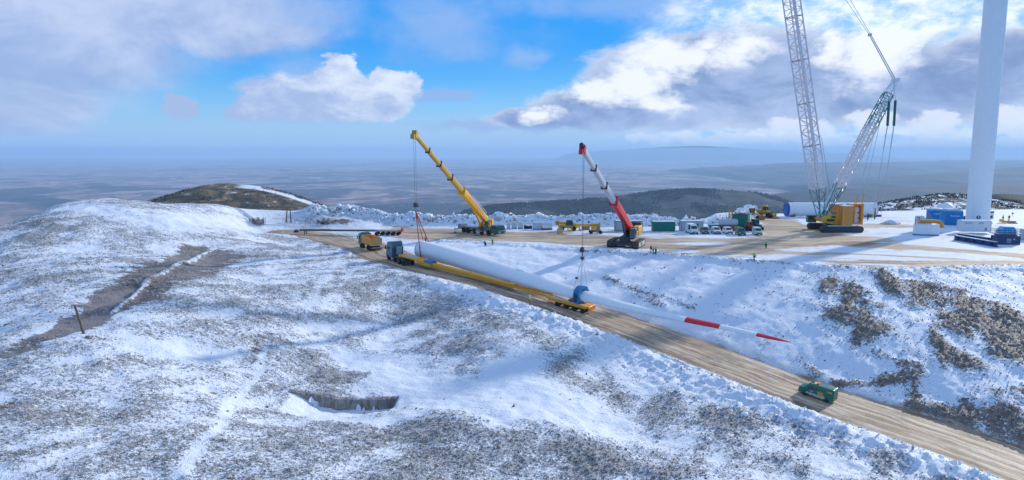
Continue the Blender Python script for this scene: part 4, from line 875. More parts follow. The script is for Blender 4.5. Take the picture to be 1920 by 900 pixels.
# its tracks point away from the viewer and to the right
ctr = Vector(G(1172, 463)); a0_, a1_ = G(1157, 471), G(1197, 460); rz2 = R(68)
c2 = thing('crawler_crane', 'red and grey telescopic crane on crawler tracks with a yellow engine house', 'crane', tuple(ctr), rz2); L = loc_of(c2)
for s in (-1, 1): crawler_track(c2, (1.2, s * 3.0, 0), 8.0, 1.6, 1.15, LGR)
MB().box((0, 0, .95), (2.6, 5.4, .7), None, (.8, .95)).box((1.6, 0, .8), (.7, 5.4, .5)).box((-1.6, 0, .8), (.7, 5.4, .5)).lathe([(1.2, 1.2), (1.2, 1.55)], (0, 0, 0), 20).lathe([(1.2, 1.5), (1.2, 2.0)], (0, 0, 0), 20).build('car_body', DRK, c2, False, .04)
text(c2, 'EUR', .95, (.6, -3.0 - .66, .8), (R(90), 0, 0), LETD)
pv1 = Vector(D(1181, 428, 163.0)); tp1 = Vector(D(1093, 281, 121.6)); lf, lt, ld = tele(c2, L, pv1, tp1, [RED, LGR, LGR, LGR], 1.75, .86, [0, .42, .62, .82, 1.0], ['boom_base', 'boom_section', 'boom_section', 'boom_section'])
flat_ = Vector((ld.x, ld.y, 0)).normalized(); sd = Vector((-flat_.y, flat_.x, 0)); upb = ld.cross(sd); upb = upb if upb.z > 0 else -upb
Ms = Matrix.Translation(Vector((lf.x, lf.y, 0)) + flat_ * 1.2) @ Matrix(((flat_.x, sd.x, 0, 0), (flat_.y, sd.y, 0, 0), (0, 0, 1, 0), (0, 0, 0, 1))) @ Matrix.Scale(1.22, 4)
MB().box((-.6, 0, 1.75), (6.2, 2.6, .4), Ms).box((-.8, .55, 2.5), (4.4, .4, 1.3), Ms).box((-.8, -.55, 2.5), (4.4, .4, 1.3), Ms).build('superstructure', DRK, c2, False, .04)
MB().box((-1.9, 1.3, 2.75), (3.8, 1.1, 1.9), Ms).build('engine_house', YEL, c2, False, .06); MB().box((.6, 1.25, 2.35), (1.2, 1.0, 1.1), Ms, (.7, 1)).build('engine_cover', YEL, c2, False, .05)
MB().box((-4.0, 0, 3.0), (1.1, 3.4, 2.4), Ms).build('counterweight', DRK, c2, False, .08)
for s in (-.9, .9): MB().box((-4.62, s, 3.0), (.1, .8, 2.0), Ms).build('warning_panel', REDD, c2)
oc = MB().box((2.0, 1.25, 2.75), (1.5, 1.0, 1.7), Ms, (.85, .95)).build('operator_cab', CAB, c2, False, .06); MB().box((2.76, 1.25, 2.85), (.05, .8, 1.3), Ms, (1, .9)).box((2.0, 1.78, 2.9), (1.1, .05, 1.1), Ms).build('window', GLS, oc)
MB().box((-1.0, 1.95, 1.98), (5.4, .5, .06), Ms).build('walkway', LGR, c2)
rl = MB()
for k in range(9): rl.tube(Ms @ Vector((-3.6 + k * .66, 2.18, 2.0)), Ms @ Vector((-3.6 + k * .66, 2.18, 2.95)), .025, .025, 5)
for z in (2.5, 2.95): rl.tube(Ms @ Vector((-3.6, 2.18, z)), Ms @ Vector((1.7, 2.18, z)), .025, .025, 5)
rl.build('handrail', LGR, c2)
for s in (-1,): MB().tube(Ms @ Vector((3.0, 0, 1.7)), lf + ld * 10.0 - upb * .8, .27, .2, 14).build('luffing_cylinder', DRK, c2, True)
MB().lathe([(.45, -.6), (.45, .6)], tuple(Ms @ Vector((-2.6, -.2, 3.5))), 14, 'x').build('winch', DRK, c2, True)
MB().bar(lt - ld * .4, lt + ld * .8, 1.0, 1.4, upb).bar(lt + ld * .4 - upb * .6, lt + ld * 1.3 - upb * .9, .7, .8, upb).build('boom_head', RED, c2, False, .05)
MB().lathe([(.4, -.3), (.4, .3)], tuple(lt + ld * 1.0 + upb * .5), 12, 'x').build('head_sheave', DRK, c2, True)
hk2 = L(D(1092, 468, 121.6)); hook_block(c2, Vector((hk2.x, hk2.y, (lt + ld * .6).z)), 2, .62, hk2, .46)
# ------------------------------------------------------------------ blue clamp on the blade with its wires
sc = s_at_px(1089); cc, dc = bl_at(sc); cl_ = thing('blade_clamp', 'blue c-shaped blade clamp gripping the blade over the rear of the trailer', 'lifting clamp', tuple(cc), math.atan2(dc.y, dc.x)); l3 = loc_of(cl_)
hw = .55; prof = []
for k in range(17): t = math.radians(200 - k * 11.5); prof.append((math.cos(t) * 1.75 + .15, math.sin(t) * 1.55 + .05))
inner = []
for k in range(17): t = math.radians(200 - k * 11.5); inner.append((math.cos(t) * 1.32 + .15, math.sin(t) * 1.1 - .05))
M3 = Matrix.Rotation(R(0), 4, 'Z')
def pr(P): return [(-p[0], p[1]) for p in P]
o_, i_ = [(q[0], q[1]) for q in prof], [(q[0], q[1]) for q in inner]
mbc = MB()
for k in range(16): mbc.prism([o_[k], o_[k + 1], i_[k + 1], i_[k]], -hw, hw, 'x')
mbc.build('clamp_arm', CLB, cl_, True)
MB().box((0, -1.35, -.9), (1.5, .75, 1.0), None, (.8, .8)).box((0, -.3, -1.55), (1.7, 2.3, .42)).box((.9, -.2, -1.3), (.5, .9, .5)).build('clamp_base', CLB, cl_, False, .05)
MB().box((0, -1.76, -.4), (.5, .1, 1.2)).box((0, -1.76, .3), (.3, .12, .4)).build('hydraulic_unit', DRK, cl_)
sp = l3(D(1092, 484, 121.6)); MB().box(tuple(sp), (.5, .5, .5)).tube(sp, sp + Vector((0, 0, 1.0)), .07, .07, 6).build('spreader', DRK, cl_)
wr = MB()
for x, y in ((-.7, -1.3), (.7, -1.3), (-.6, 1.2), (.6, 1.2)): wr.tube(sp, (x, y, .9 if y < 0 else 1.25), .022, .022, 5)
wr.build('clamp_wire', ROPE, cl_); MB().box(tuple(sp.lerp(Vector((-.7, -1.3, .9)), .62)), (.45, .3, .3)).build('wire_shackle', DRK, cl_)

# ------------------------------------------------------------------ lorries: a frame that follows the sloping road
def road_thing(name, label, cat, pxa, pxb, group=None):
    """thing whose local +x runs from ground pixel a to ground pixel b, tilted with the road"""
    a = pxa if isinstance(pxa, Vector) else WG(*pxa); b = pxb if isinstance(pxb, Vector) else WG(*pxb); d = (b - a).normalized(); y = Vector((0, 0, 1)).cross(d).normalized(); z = d.cross(y)
    M = Matrix(((d.x, y.x, z.x), (d.y, y.y, z.y), (d.z, y.z, z.z)))
    o = thing(name, label, cat, tuple(a), 0, group); o.rotation_euler = M.to_euler(); return o, (b - a).length
def cab(par, x0, x1, w, z0, z1, mat, roof=None, name='cab'):
    """lorry cab facing +x"""
    L_ = x1 - x0; o = MB().prism([(x0, z0), (x1 - .05, z0), (x1, z0 + .6), (x1 - .02, z0 + (z1 - z0) * .45), (x1 - .28, z1 - .15), (x1 - .5, z1), (x0 + .1, z1), (x0, z1 - .1)], -w / 2, w / 2).build(name, mat, par, False, .07)
    zz = z0 + (z1 - z0) * .48
    MB().prism([(x1 - .01, zz), (x1 - .24, z1 - .35), (x1 - .20, z1 - .35), (x1 + .03, zz)], -w / 2 + .12, w / 2 - .12).build('windscreen', GLS, o)
    for s in (-1, 1):
        MB().box((x0 + L_ * .60, s * (w / 2 + .004), zz + .38), (L_ * .42, .04, .62)).build('side_window', GLS, o)
        MB().box((x1 - .12, s * (w / 2 + .22), zz + .35), (.12, .2, .8)).build('mirror', DRK, o, False, .02)
        MB().box((x1 + .0, s * w * .36, z0 + .35), (.06, .36, .2)).build('headlight', LMP, o)
    MB().box((x1 + .02, 0, z0 + .95), (.05, w * .6, .5)).build('grille', DRK, o)
    return o
# tipper
tk, _ = road_thing('dump_truck', 'tipper lorry with a green cab and an orange tipping body', 'dump truck', Vector(WG(704, 470)), Vector(WG(676, 460)))
MB().box((3.6, 0, .95), (9.0, .9, .35)).box((-.6, 0, .62), (.2, 2.4, .5)).build('chassis', DRK, tk)
for x in (.6, 2.0, 5.2, 6.9):
    for s in (-1, 1): wheel(tk, (x, s * 1.02, .52), .52, .42)
cab(tk, 6.2, 8.2, 2.5, .7, 3.2, GRN); MB().box((6.9, 0, 3.32), (1.3, 2.1, .28), None, (.6, .8)).build('roof_deflector', GRND, tk, False, .04)
bd2 = MB(); t_ = .09; X0, X1, Wb, Z0, Z1 = -.9, 5.9, 2.5, 1.2, 2.85
bd2.box(((X0 + X1) / 2, 0, Z0 + .06), (X1 - X0, Wb, .12))
for s in (-1, 1): bd2.box(((X0 + X1) / 2, s * (Wb / 2 - t_ / 2), (Z0 + Z1) / 2 + .06), (X1 - X0, t_, Z1 - Z0 - .12))
bd2.box((X1 - t_ / 2, 0, (Z0 + Z1) / 2 + .1), (t_, Wb - 2 * t_, Z1 - Z0 + .1)).build('tipping_body', ORA, tk, False, .03)
tg = MB().box((X0 - .05, 0, (Z0 + Z1) / 2), (.08, Wb, Z1 - Z0)); tg.build('tailgate', paint('faded_orange', (.72, .42, .18), .6, .3, dirt=.35), tk, False, .02)
tb_ = MB().bar((X0 - .12, -Wb / 2 + .1, Z1 - .1), (X0 - .12, 0, Z0 + .25), .1).bar((X0 - .12, Wb / 2 - .1, Z1 - .1), (X0 - .12, 0, Z0 + .25), .1); tb_.build('tailgate_brace', ORA, tk)
MB().lathe([(1.3, 0), (1.0, .25), (.5, .5), (.05, .6)], (2.6, 0, Z0 + .12), 14).build('load_of_gravel', GRY, tk, True)
MB().box((-.75, 0, .72), (.12, 2.3, .22)).build('rear_bumper', LGR, tk)
for s in (-1, 1): MB().box((-.83, s * .95, .74), (.04, .3, .14)).build('tail_light', RED, tk)
# tractor unit and blade trailer in one axis along the road: +x points uphill (the tractor's nose)
ta, tb2 = Vector(WG(1108, 588)), Vector(WG(748, 492)); tl, tlen = road_thing('blade_trailer', 'long orange trailer with a four-axle rear dolly, lying under the blade', 'trailer', ta, tb2)
lt_ = loc_of(tl)
dk = MB().box((4.2, 0, 1.22), (8.4, 2.7, .26)).box((.2, 0, 1.25), (.5, 2.75, .34)).build('rear_deck', ORAD, tl, False, .04)
MB().box((4.6, 0, 1.365), (6.2, 2.1, .03)).build('deck_snow', paint('dusty_deck', (.58, .54, .50), .9, .2, dirt=.5), dk)
MB().box((4.2, 1.25, 1.02), (7.4, .18, .3)).box((4.2, -1.25, 1.02), (7.4, .18, .3)).build('side_rail', ORAD, dk)
for x in (1.1, 2.75, 4.4, 6.05):
    for s in (-1, 1): wheel(tl, (x, s * 1.0, .50), .50, .52)
MB().box((.0, 0, 1.0), (.16, 2.7, .75)).build('rear_bumper', ORA, tl, False, .02)
for s in (-1, 1): MB().box((-.10, s * 1.05, .95), (.04, .35, .2)).build('tail_light', RED, tl)
MB().lathe([(.9, 0), (.9, .22), (.6, .3)], (3.6, 0, 1.38), 18).box((3.4, .2, 1.7), (1.2, 1.4, .3)).box((2.2, -.5, 1.5), (.5, .3, .25)).box((2.0, .5, 1.5), (.4, .5, .22)).build('bolster', paint('rusty_brown', (.22, .12, .06), .8, .3, dirt=.5), tl, False, .03)
MB().bar((8.3, -.95, 1.3), (16.0, -.5, 1.35), .22, .34).bar((8.3, .95, 1.3), (16.0, .5, 1.35), .22, .34).box((12.0, 0, 1.3), (.2, 1.7, .24)).build('rear_frame', ORAD, tl, False, .02)
MB().box(((15.8 + tlen - 6) / 2 + .0, 0, 1.33), (tlen - 6 - 15.8, 1.15, .62)).build('telescopic_beam', ORAD, tl, False, .04)
MB().box((16.2, 0, 1.36), (1.3, 1.35, .74)).box((26.0, 0, 1.35), (.8, 1.3, .72)).build('beam_collar', ORAD, tl, False, .03)
xg = tlen - 8.6; MB().prism([(xg, 1.05), (xg + 2.4, 1.05), (xg + 3.6, 1.55), (xg + 8.0, 1.55), (xg + 8.0, 1.85), (xg + 3.2, 1.85), (xg + 2.0, 1.70), (xg, 1.68)], -1.2, 1.2).build('gooseneck', ORAD, tl, False, .03)
MB().box((xg + 5.6, 0, 1.865), (3.2, 1.5, .03)).build('gooseneck_snow', paint('dusty_deck', (.58, .54, .50)), tl)
MB().box((xg + .9, 0, 1.9), (1.8, 2.3, .34), None, (.85, .8)).build('root_cradle', CLB, tl, False, .04)
# the lorry
tr_, trl = road_thing('tractor_lorry', 'slate blue heavy haulage lorry facing uphill in front of the blade root', 'lorry', Vector(WG(757, 494)), Vector(WG(732, 484)))
MB().box((1.2, 0, .9), (7.6, .95, .35)).build('chassis', DRK, tr_)
for x in (-1.6, -.1, 1.7, 4.2):
    for s in (-1, 1): wheel(tr_, (x, s * 1.02, .54), .54, .46)
cab(tr_, 2.7, 5.1, 2.5, .65, 3.75, CAB); MB().prism([(2.75, 3.76), (4.5, 3.76), (3.3, 4.05), (2.75, 4.05)], -1.1, 1.1).build('roof_deflector', CAB, tr_, False, .04)
MB().box((2.35, 0, 2.1), (.45, 2.2, 1.9)).build('equipment_rack', DRK, tr_, False, .03); MB().box((2.1, -.1, 2.3), (.08, 1.3, 1.7)).build('rear_panel', paint('pale_slate', (.28, .40, .46), .4, .4, dirt=.1), tr_)
MB().lathe([(.55, 1.2), (.5, 1.32)], (-.8, 0, 0), 14).build('fifth_wheel', DRK, tr_)
for s in (-1, 1): MB().box((-.3, s * 1.05, 1.18), (4.2, .5, .06)).build('mudguard', DRK, tr_)

# second trailer parked behind
t2, t2l = road_thing('low_loader_trailer', 'long empty low trailer with a red tail board, behind the tipper lorry', 'trailer', Vector(G(756, 441)), Vector(G(552, 440)))
MB().box((5.0, 0, 1.18), (9.0, 2.6, .3)).build('rear_deck', paint('rust_deck', (.35, .25, .22), .8, .3, dirt=.4), t2, False, .03)
for x in (1.2, 2.6, 4.0, 5.4, 6.8):
    for s in (-1, 1): wheel(t2, (x, s * 1.0, .48), .48, .45)
MB().box((.1, 0, 1.5), (.3, 2.5, 1.1)).build('tail_board', REDD, t2, False, .03)
MB().box((t2l / 2 + 3, 0, 1.25), (t2l - 9, .9, .5)).build('beam', paint('dull_beam', (.17, .13, .11), .7, .3, dirt=.3), t2, False, .03)
MB().box((t2l / 2 - 1.5, 0, 1.53), (12, 1.6, .06)).build('snowy_deck', WHT, t2)
MB().box((t2l - .6, 0, 1.0), (1.2, 1.6, .7), None, (.6, .8)).build('gooseneck', DRK, t2, False, .04)
for s in (-1, 1): MB().box((t2l - 3.0, s * .7, .62), (.2, .2, 1.25)).build('support_leg', DRK, t2)

# ------------------------------------------------------------------ vans and cars facing the viewer (+x is the nose)
def van(loc, rz, label, body, H_=1.85, L_=4.5, W_=1.8, kind='van', group=None, accents=None, name='parked_van', cat='van', low=None):
    o = thing(name, label, cat, loc, rz, group); h = H_; x1 = L_ / 2; x0 = -x1
    if kind == 'van': prof = [(x0, .35), (x1 - .1, .32), (x1, .55), (x1 - .02, .95), (x1 - .75, 1.15), (x1 - 1.45, h - .08), (x1 - 1.9, h), (x0 + .15, h), (x0, h - .15)]
    elif kind == 'big': prof = [(x0, .4), (x1 - .1, .38), (x1, .6), (x1 - .03, 1.1), (x1 - .55, 1.35), (x1 - 1.1, h - .35), (x1 - 1.7, h), (x0 + .1, h), (x0, h - .12)]
    else: prof = [(x0, .4), (x1 - .1, .35), (x1, .55), (x1 - .05, .92), (x1 - 1.05, 1.08), (x1 - 1.75, h - .06), (x1 - 2.2, h), (x0 + .7, h - .02), (x0 + .12, 1.05), (x0, .9)]
    rings = []
    for y in (-1, -.96, .96, 1):
        k = 1 if abs(y) < .99 else .965; rings.append([(p[0] * k, y * W_ / 2 * (1 - .13 * max(0, (p[1] - 1.0)) / (h - .95)), .35 + (p[1] - .35) * (1 if abs(y) < .99 else .98)) for p in prof])
    MB().loft(rings).build('body', body, o, False, .03)
    i = 5 if kind != 'x' else 5; a = Vector((prof[i - 1][0], 0, prof[i - 1][1])); b = Vector((prof[i][0], 0, prof[i][1])); d = b - a; nn = Vector((-d.z, 0, d.x)).normalized() * -1
    if nn.x < 0: nn = -nn
    q = [(a + d * .08 + nn * .012), (a + d * .93 + nn * .012), (a + d * .93 + nn * .03), (a + d * .08 + nn * .03)]; ww = W_ / 2 - .2
    MB().add([(p.x, y, p.z) for y in (-ww, ww) for p in q], [(0, 1, 2, 3), (7, 6, 5, 4), (0, 4, 5, 1), (1, 5, 6, 2), (2, 6, 7, 3), (3, 7, 4, 0)]).build('windscreen', GLS, o)
    for s in (-1, 1):
        yy = W_ / 2 * (1 - .065); z0, z1 = 1.12, h - .2; xe = prof[i][0] - .1; sw = MB()
        back = -x1 * .05 if kind in ('van', 'big') else x0 + .75
        for t in (0,): sw.add([(prof[i - 1][0] - .35, s * (W_ / 2 + .006), z0), (xe - .08, s * (W_ / 2 - .10), z1), (back, s * (W_ / 2 - .10), z1), (back, s * (W_ / 2 + .006), z0), (prof[i - 1][0] - .35, s * (W_ / 2 - .1), z0), (xe - .08, s * (W_ / 2 - .2), z1), (back, s * (W_ / 2 - .2), z1), (back, s * (W_ / 2 - .1), z0)], [(0, 1, 2, 3), (4, 5, 6, 7), (0, 4, 5, 1), (1, 5, 6, 2), (2, 6, 7, 3), (3, 7, 4, 0)])
        sw.build('side_window', GLS, o)
        MB().box((x1 - .06, s * (W_ / 2 - .26), .80), (.14, .34, .18)).build('headlight', LMP, o, False, .02)
        MB().box((prof[i - 1][0] - .45, s * (W_ / 2 + .1), 1.18), (.12, .2, .16)).build('mirror', body, o, False, .02)
        for x in (x1 - .85, x0 + .85): wheel(o, (x, s * (W_ / 2 - .12), .33), .33, .22, hub=LMP)
    MB().box((x1 + .0, 0, .66), (.04, W_ * .5, .22)).build('grille', DRK, o); MB().box((x1 - .05, 0, .42), (.2, W_ * .94, .24)).box((x0 + .05, 0, .46), (.2, W_ * .94, .24)).build('bumper', low or DRK, o, False, .03)
    MB().box((x1 + .058, 0, .46), (.01, .5, .11)).build('number_plate', WHT, o)
    for s in (-1, 1): MB().box((x0 + .0, s * (W_ / 2 - .14), 1.0), (.04, .12, .3)).build('tail_light', RED, o)
    if accents: accents(o, x0, x1, W_, h)
    return o
F_ = -math.pi / 2
grp = 'vehicles parked in a row'
def P0(px, py): return tuple(G(px, py))
SIL = paint('silver_paint', (.40, .42, .44), .3, .5, metal=.3, dirt=.1); DGR = paint('gunmetal_paint', (.13, .15, .17), .3, .5, dirt=.15)
def gstripe(o, x0, x1, W_, h): MB().box((x1 - 1.0, 0, 1.03), (.9, W_ * .7, .04)).build('bonnet_panel', WHT, o)
van(P0(1297, 437.5), F_ + .05, 'tall white panel van, leftmost of the row parked before the grey cabin', WHT, 2.55, 5.4, 2.0, 'big', grp)
van(P0(1321, 437.5), F_ - .12, 'dark grey people carrier parked right of the tall white van', DGR, 1.72, 4.5, 1.85, 'car', grp, None, 'parked_car', 'car')
van(P0(1342, 437.5), F_ - .05, 'white estate car parked in front of the small teal skip', WHT, 1.75, 4.6, 1.85, 'car', grp, None, 'parked_car', 'car')
van(P0(1364.5, 438), F_ - .05, 'white estate car parked in front of the grey tank lorry', WHT, 1.72, 4.5, 1.85, 'car', grp, None, 'parked_car', 'car')
van(P0(1388, 440.5), F_ - .05, 'dark green van with a pale bonnet panel parked before the tall green container', GRND, 1.9, 4.5, 1.85, 'van', grp, gstripe)
van(P0(1419.5, 440), F_ - .12, 'pale green-white van, rightmost of the parked row, beside the red tractor', paint('pale_green_white', (.55, .66, .60), .35, .5, dirt=.15), 1.9, 4.5, 1.85, 'van', grp, gstripe)
# green van driving up the road
va, vb = Vector(WG(1552, 752)), Vector(WG(1512, 738)); vd = vb - va; vloc = (va + vb) / 2; vloc.z += .03
def vacc(o, x0, x1, W_, h):
    for s in (-1, 1):
        for k in range(3): MB().add([(x0 + 1.15 + k * .26 + u, s * (W_ / 2 + .012), z) for u, z in ((0, .62), (.17, .62), (.45, 1.08), (.28, 1.08))] + [(x0 + 1.15 + k * .26 + u, s * (W_ / 2 - .05), z) for u, z in ((0, .62), (.17, .62), (.45, 1.08), (.28, 1.08))], [(0, 1, 2, 3), (7, 6, 5, 4), (0, 4, 5, 1), (1, 5, 6, 2), (2, 6, 7, 3), (3, 7, 4, 0)]).build('side_stripe', YEL, o)
        MB().box((0, s * (W_ / 2 + .005), .50), (L2 * .55, .02, .22)).build('side_skirt', LGR, o); MB().box((x0 + .55, s * (W_ / 2 - .03), 1.42), (.55, .03, .18)).build('rear_quarter_sticker', ORA, o)
        text(o, 'EUR', .26, (.55, s * (W_ / 2 + .016), .86), (R(90), 0, 0 if s < 0 else math.pi), LETW)
    MB().box((.05, 0, h + .07), (.32, .9, .14)).build('beacon_bar', paint('beacon_orange', (.9, .22, .03), .3, .5, dirt=0), o, False, .02)
    MB().box((.35, .1, h + .012), (.35, .8, .02)).build('roof_sticker', paint('yellow_sticker', (.8, .6, .15), .5, .4, dirt=0), o)
L2 = 4.5
gv = van(tuple(vloc), 0, 'dark green van with orange roof beacon and yellow side stripes driving on the dirt road', GRN, 1.85, 4.5, 1.82, 'van', None, vacc, 'van')
yv = Vector((0, 0, 1)).cross(vd.normalized()).normalized(); zv = vd.normalized().cross(yv); dn = vd.normalized(); gv.rotation_euler = Matrix(((dn.x, yv.x, zv.x), (dn.y, yv.y, zv.y), (dn.z, yv.z, zv.z))).to_euler(); gv.scale = (1.02,) * 3
# ------------------------------------------------------------------ lattice crane
def lattice(par, p, q, w0, w1, h0, h1, nb, rc, rb, mat, name, side, z_phase=0, cross=False):
    """four chords and zigzag bracing between p and q (local); side = unit width direction"""
    p, q = Vector(p), Vector(q); d = (q - p).normalized(); s = side; u = s.cross(d).normalized(); m = MB()
    def c(t, a, b): w = w0 + (w1 - w0) * t; h = h0 + (h1 - h0) * t; return p.lerp(q, t) + s * a * w / 2 + u * b * h / 2
    for a in (-1, 1):
        for b in (-1, 1): m.tube(c(0, a, b), c(1, a, b), rc, rc, 6)
    for k in range(nb):
        t0, t1 = k / nb, (k + 1) / nb; e = 1 if (k + z_phase) % 2 else -1
        for f in (-1, 1):
            m.tube(c(t0, f, e), c(t1, f, -e), rb, rb, 4, False); m.tube(c(t0, e, f), c(t1, -e, f), rb, rb, 4, False)
            if cross: m.tube(c(t0, f, -1), c(t0, f, 1), rb, rb, 4, False)
    for t in (0.0, 1.0):
        for a, b in (((-1, -1), (1, -1)), ((1, -1), (1, 1)), ((1, 1), (-1, 1)), ((-1, 1), (-1, -1))): m.tube(c(t, *a), c(t, *b), rb * 1.3, rb * 1.3, 4, False)
    return m.build(name, mat, par)
c3 = thing('lattice_crane', 'tall frost-covered lattice boom crane on black crawler tracks with orange counterweights', 'crane', tuple(G(1563, 434.3)), R(1.5)); c3.location.y += 0; L = loc_of(c3)
c3.location = G(1563, 432.5); L = loc_of(c3)
for y in (-4.3, 4.3): crawler_track(c3, (0 if y < 0 else .4, y, 0), 11.4, 1.7, 1.6, DRK)
MB().box((0, -4.3, 1.78), (7.6, 1.3, .14), None, (.9, .9)).build('snow_on_track', WHT, c3)
MB().box((0, 0, 1.1), (4.6, 7.0, 1.0), None, (.8, 1)).lathe([(1.9, 1.5), (1.9, 1.95)], (0, 0, 0), 24).build('car_body', DRK, c3, False, .05)
MB().box((-4.9, -3.2, 1.1), (.9, .3, .9)).build('track_drive', ORA, c3, False, .1)
MB().prism([(-4.6, 3.4), (-4.2, 2.6), (-.6, 1.75), (3.4, 1.75), (3.4, 2.8), (.4, 3.2), (.4, 5.2), (-1.0, 4.6), (-3.6, 3.9)], -1.9, 1.9).build('machinery_house', YEL, c3, False, .06)
MB().box((-1.9, -1.95, 3.1), (2.2, .08, .7)).box((-1.2, -1.96, 4.0), (1.2, .06, .5)).build('house_vents', DRK, c3)
MB().box((-.7, -1.2, 5.2), (1.4, 1.0, .7)).build('engine_hatch', GRY, c3, False, .08)
for y in (-3.0, 3.0):
    cw = MB()
    for k in range(9): cw.box((1.62, y, 2.15 + k * .58), (2.7, 2.1, .54))
    cw.box((1.62, y, 4.4), (2.55, 2.0, 5.0)); o = cw.build('counterweight_stack', ORA, c3)
    MB().box((1.62, y, 7.15), (2.8, 2.2, .14)).build('snow_cap', WHT, o)
    for xo in (.42, 2.15):
        st_ = MB().box((xo, y - 1.07, 4.45), (.2, .03, 5.0)).build('warning_strip', WHT, o)
        dm = MB()
        for k in range(15): dm.add([(xo, y - 1.1, 2.12 + k * .33), (xo + .13, y - 1.1, 2.12 + k * .33 + .0), (xo, y - 1.1, 2.12 + k * .33 + .26), (xo - .13, y - 1.1, 2.12 + k * .33)] , [(0, 1, 2), (0, 2, 3)])
        dm.build('warning_marks', RED if xo < 1 else DRK, o)
MB().box((4.45, -1.9, 4.9), (.35, .5, 5.0)).box((6.6, -1.9, 4.75), (.6, .6, 5.6)).box((5.5, -1.9, 7.4), (2.6, .7, .4)).box((5.4, -1.9, 2.1), (2.8, .9, .4)).box((4.45, 1.9, 4.9), (.35, .5, 5.0)).box((6.6, 1.9, 4.75), (.6, .6, 5.6)).box((5.5, 0, 7.3), (2.2, 3.6, .3)).box((6.75, 0, 4.6), (.2, 3.6, 5.0)).build('rear_frame', ORA, c3, False, .03)
wn = MB()
for z in (2.9, 4.3, 5.9): wn.lathe([(.75, -1.3), (.75, -1.2), (.5, -1.15), (.5, 1.15), (.75, 1.2), (.75, 1.3)], (5.4, 0, z), 16, 'y')
wn.build('winch_drum', ICE, c3, True)
MB().box((3.7, 0, 2.5), (1.4, 3.0, .9)).build('rear_link', ORA, c3, False, .04)
oc = MB().box((-4.9, 3.3, 3.05), (2.4, 1.5, 2.0), None, (.95, .95)).build('operator_cab', GRND, c3, False, .05); MB().box((-4.9, 2.52, 3.2), (2.1, .05, 1.3)).box((-6.13, 3.3, 3.2), (.05, 1.2, 1.3)).build('window', GLS, oc)
YB = c3.location.y
bf = L(D(1538, 407, YB - .5)); b1 = L(D(1533, 352, YB)); b2 = L(D(1484, 0, YB + 1)); bd3 = (b2 - b1).normalized(); sdir = bd3.cross(Vector((.55, -.84, 0))).normalized(); sdir = Vector((.83, .55, 0)); sdir = (sdir - bd3 * sdir.dot(bd3)).normalized()
lattice(c3, bf, b1, 1.6, 3.3, .7, 3.0, 4, .11, .07, GFR, 'boom_foot', sdir)
prev = b1
for k in range(5):
    nx_ = prev + bd3 * 11.6; o = lattice(c3, prev, nx_, 3.3, 3.3, 3.0, 3.0, 6, .20, .10, FROST, 'boom_section', sdir, 0, True)
    e = sdir.cross(bd3).normalized(); tb = MB()
    rr = np.random.default_rng(k + 3)
    for a, b in ((1, -1), (1, 1)):
        A_, B2_ = prev + sdir * a * 1.65 + e * b * 1.5, nx_ + sdir * a * 1.65 + e * b * 1.5
        for q in range(12):
            t = rr.random() * .92; l = rr.uniform(.03, .10); tb.tube(A_.lerp(B2_, t), A_.lerp(B2_, min(t + l, 1)), .19 * rr.uniform(.7, 1.2), .12, 5)
    tb.bar(prev + sdir * 1.1, nx_ + sdir * 1.1, .75, .4); tb.build('ice_crust', ICE, o); prev = nx_
MB().path([bf + sdir * .2 + Vector((0, -.5, 0)), prev + Vector((0, -1.8, 0))], .05, 5).build('hoist_rope', ROPE, c3)
mf = L(D(1546, 402, YB + .5)); mt_ = L(D(1678, 152, YB + 3)); md_ = (mt_ - mf).normalized(); ms_ = Vector((.25, .97, 0)); ms_ = (ms_ - md_ * ms_.dot(md_)).normalized()
q1 = mf + md_ * 9.0; q2 = mf + (mt_ - mf) * .66; q3 = mf + (mt_ - mf) * .90
lattice(c3, mf, q1, 1.4, 3.0, .8, 2.6, 5, .13, .08, GFR, 'mast_foot', ms_); lattice(c3, q1, q2, 3.0, 3.0, 2.6, 2.6, 10, .21, .11, FROST, 'mast_section', ms_, 0, True); lattice(c3, q2, q3, 3.0, 2.6, 2.6, 2.2, 6, .14, .08, GFR, 'mast_section', ms_, 0, True); lattice(c3, q3, mt_, 2.6, 1.4, 2.2, .8, 3, .13, .08, ICE, 'mast_head', ms_)
eu = ms_.cross(md_).normalized(); ic = MB(); rr = np.random.default_rng(9)
ic.bar(mf + md_ * 2 - eu * .9, mf + md_ * 30 - eu * .9, .55, .5).bar(q1 + ms_ * .6, q3 + ms_ * .6, .35, .3).bar(q1 - ms_ * .8 + eu * .6, q3 - ms_ * .8 + eu * .6, .3, .3)
for q in range(46): p_ = mf.lerp(mt_, .12 + .83 * rr.random()) + eu * 1.3 * rr.choice([-1, 1]) + ms_ * rr.uniform(-1.4, 1.4); v_ = Vector((rr.uniform(.2, .7), rr.uniform(-.3, .3), rr.uniform(-.9, -.1))); ic.tube(p_, p_ + v_, .11, .03, 5)
ic.build('ice_crust', ICE, c3)
MB().lathe([(.55, -.9), (.55, .9)], tuple(mt_ + md_ * .2), 12, 'y').box(tuple(mt_ + Vector((.2, 0, .3))), (1.3, 2.0, .8)).build('head_sheaves', ICE, c3, False)
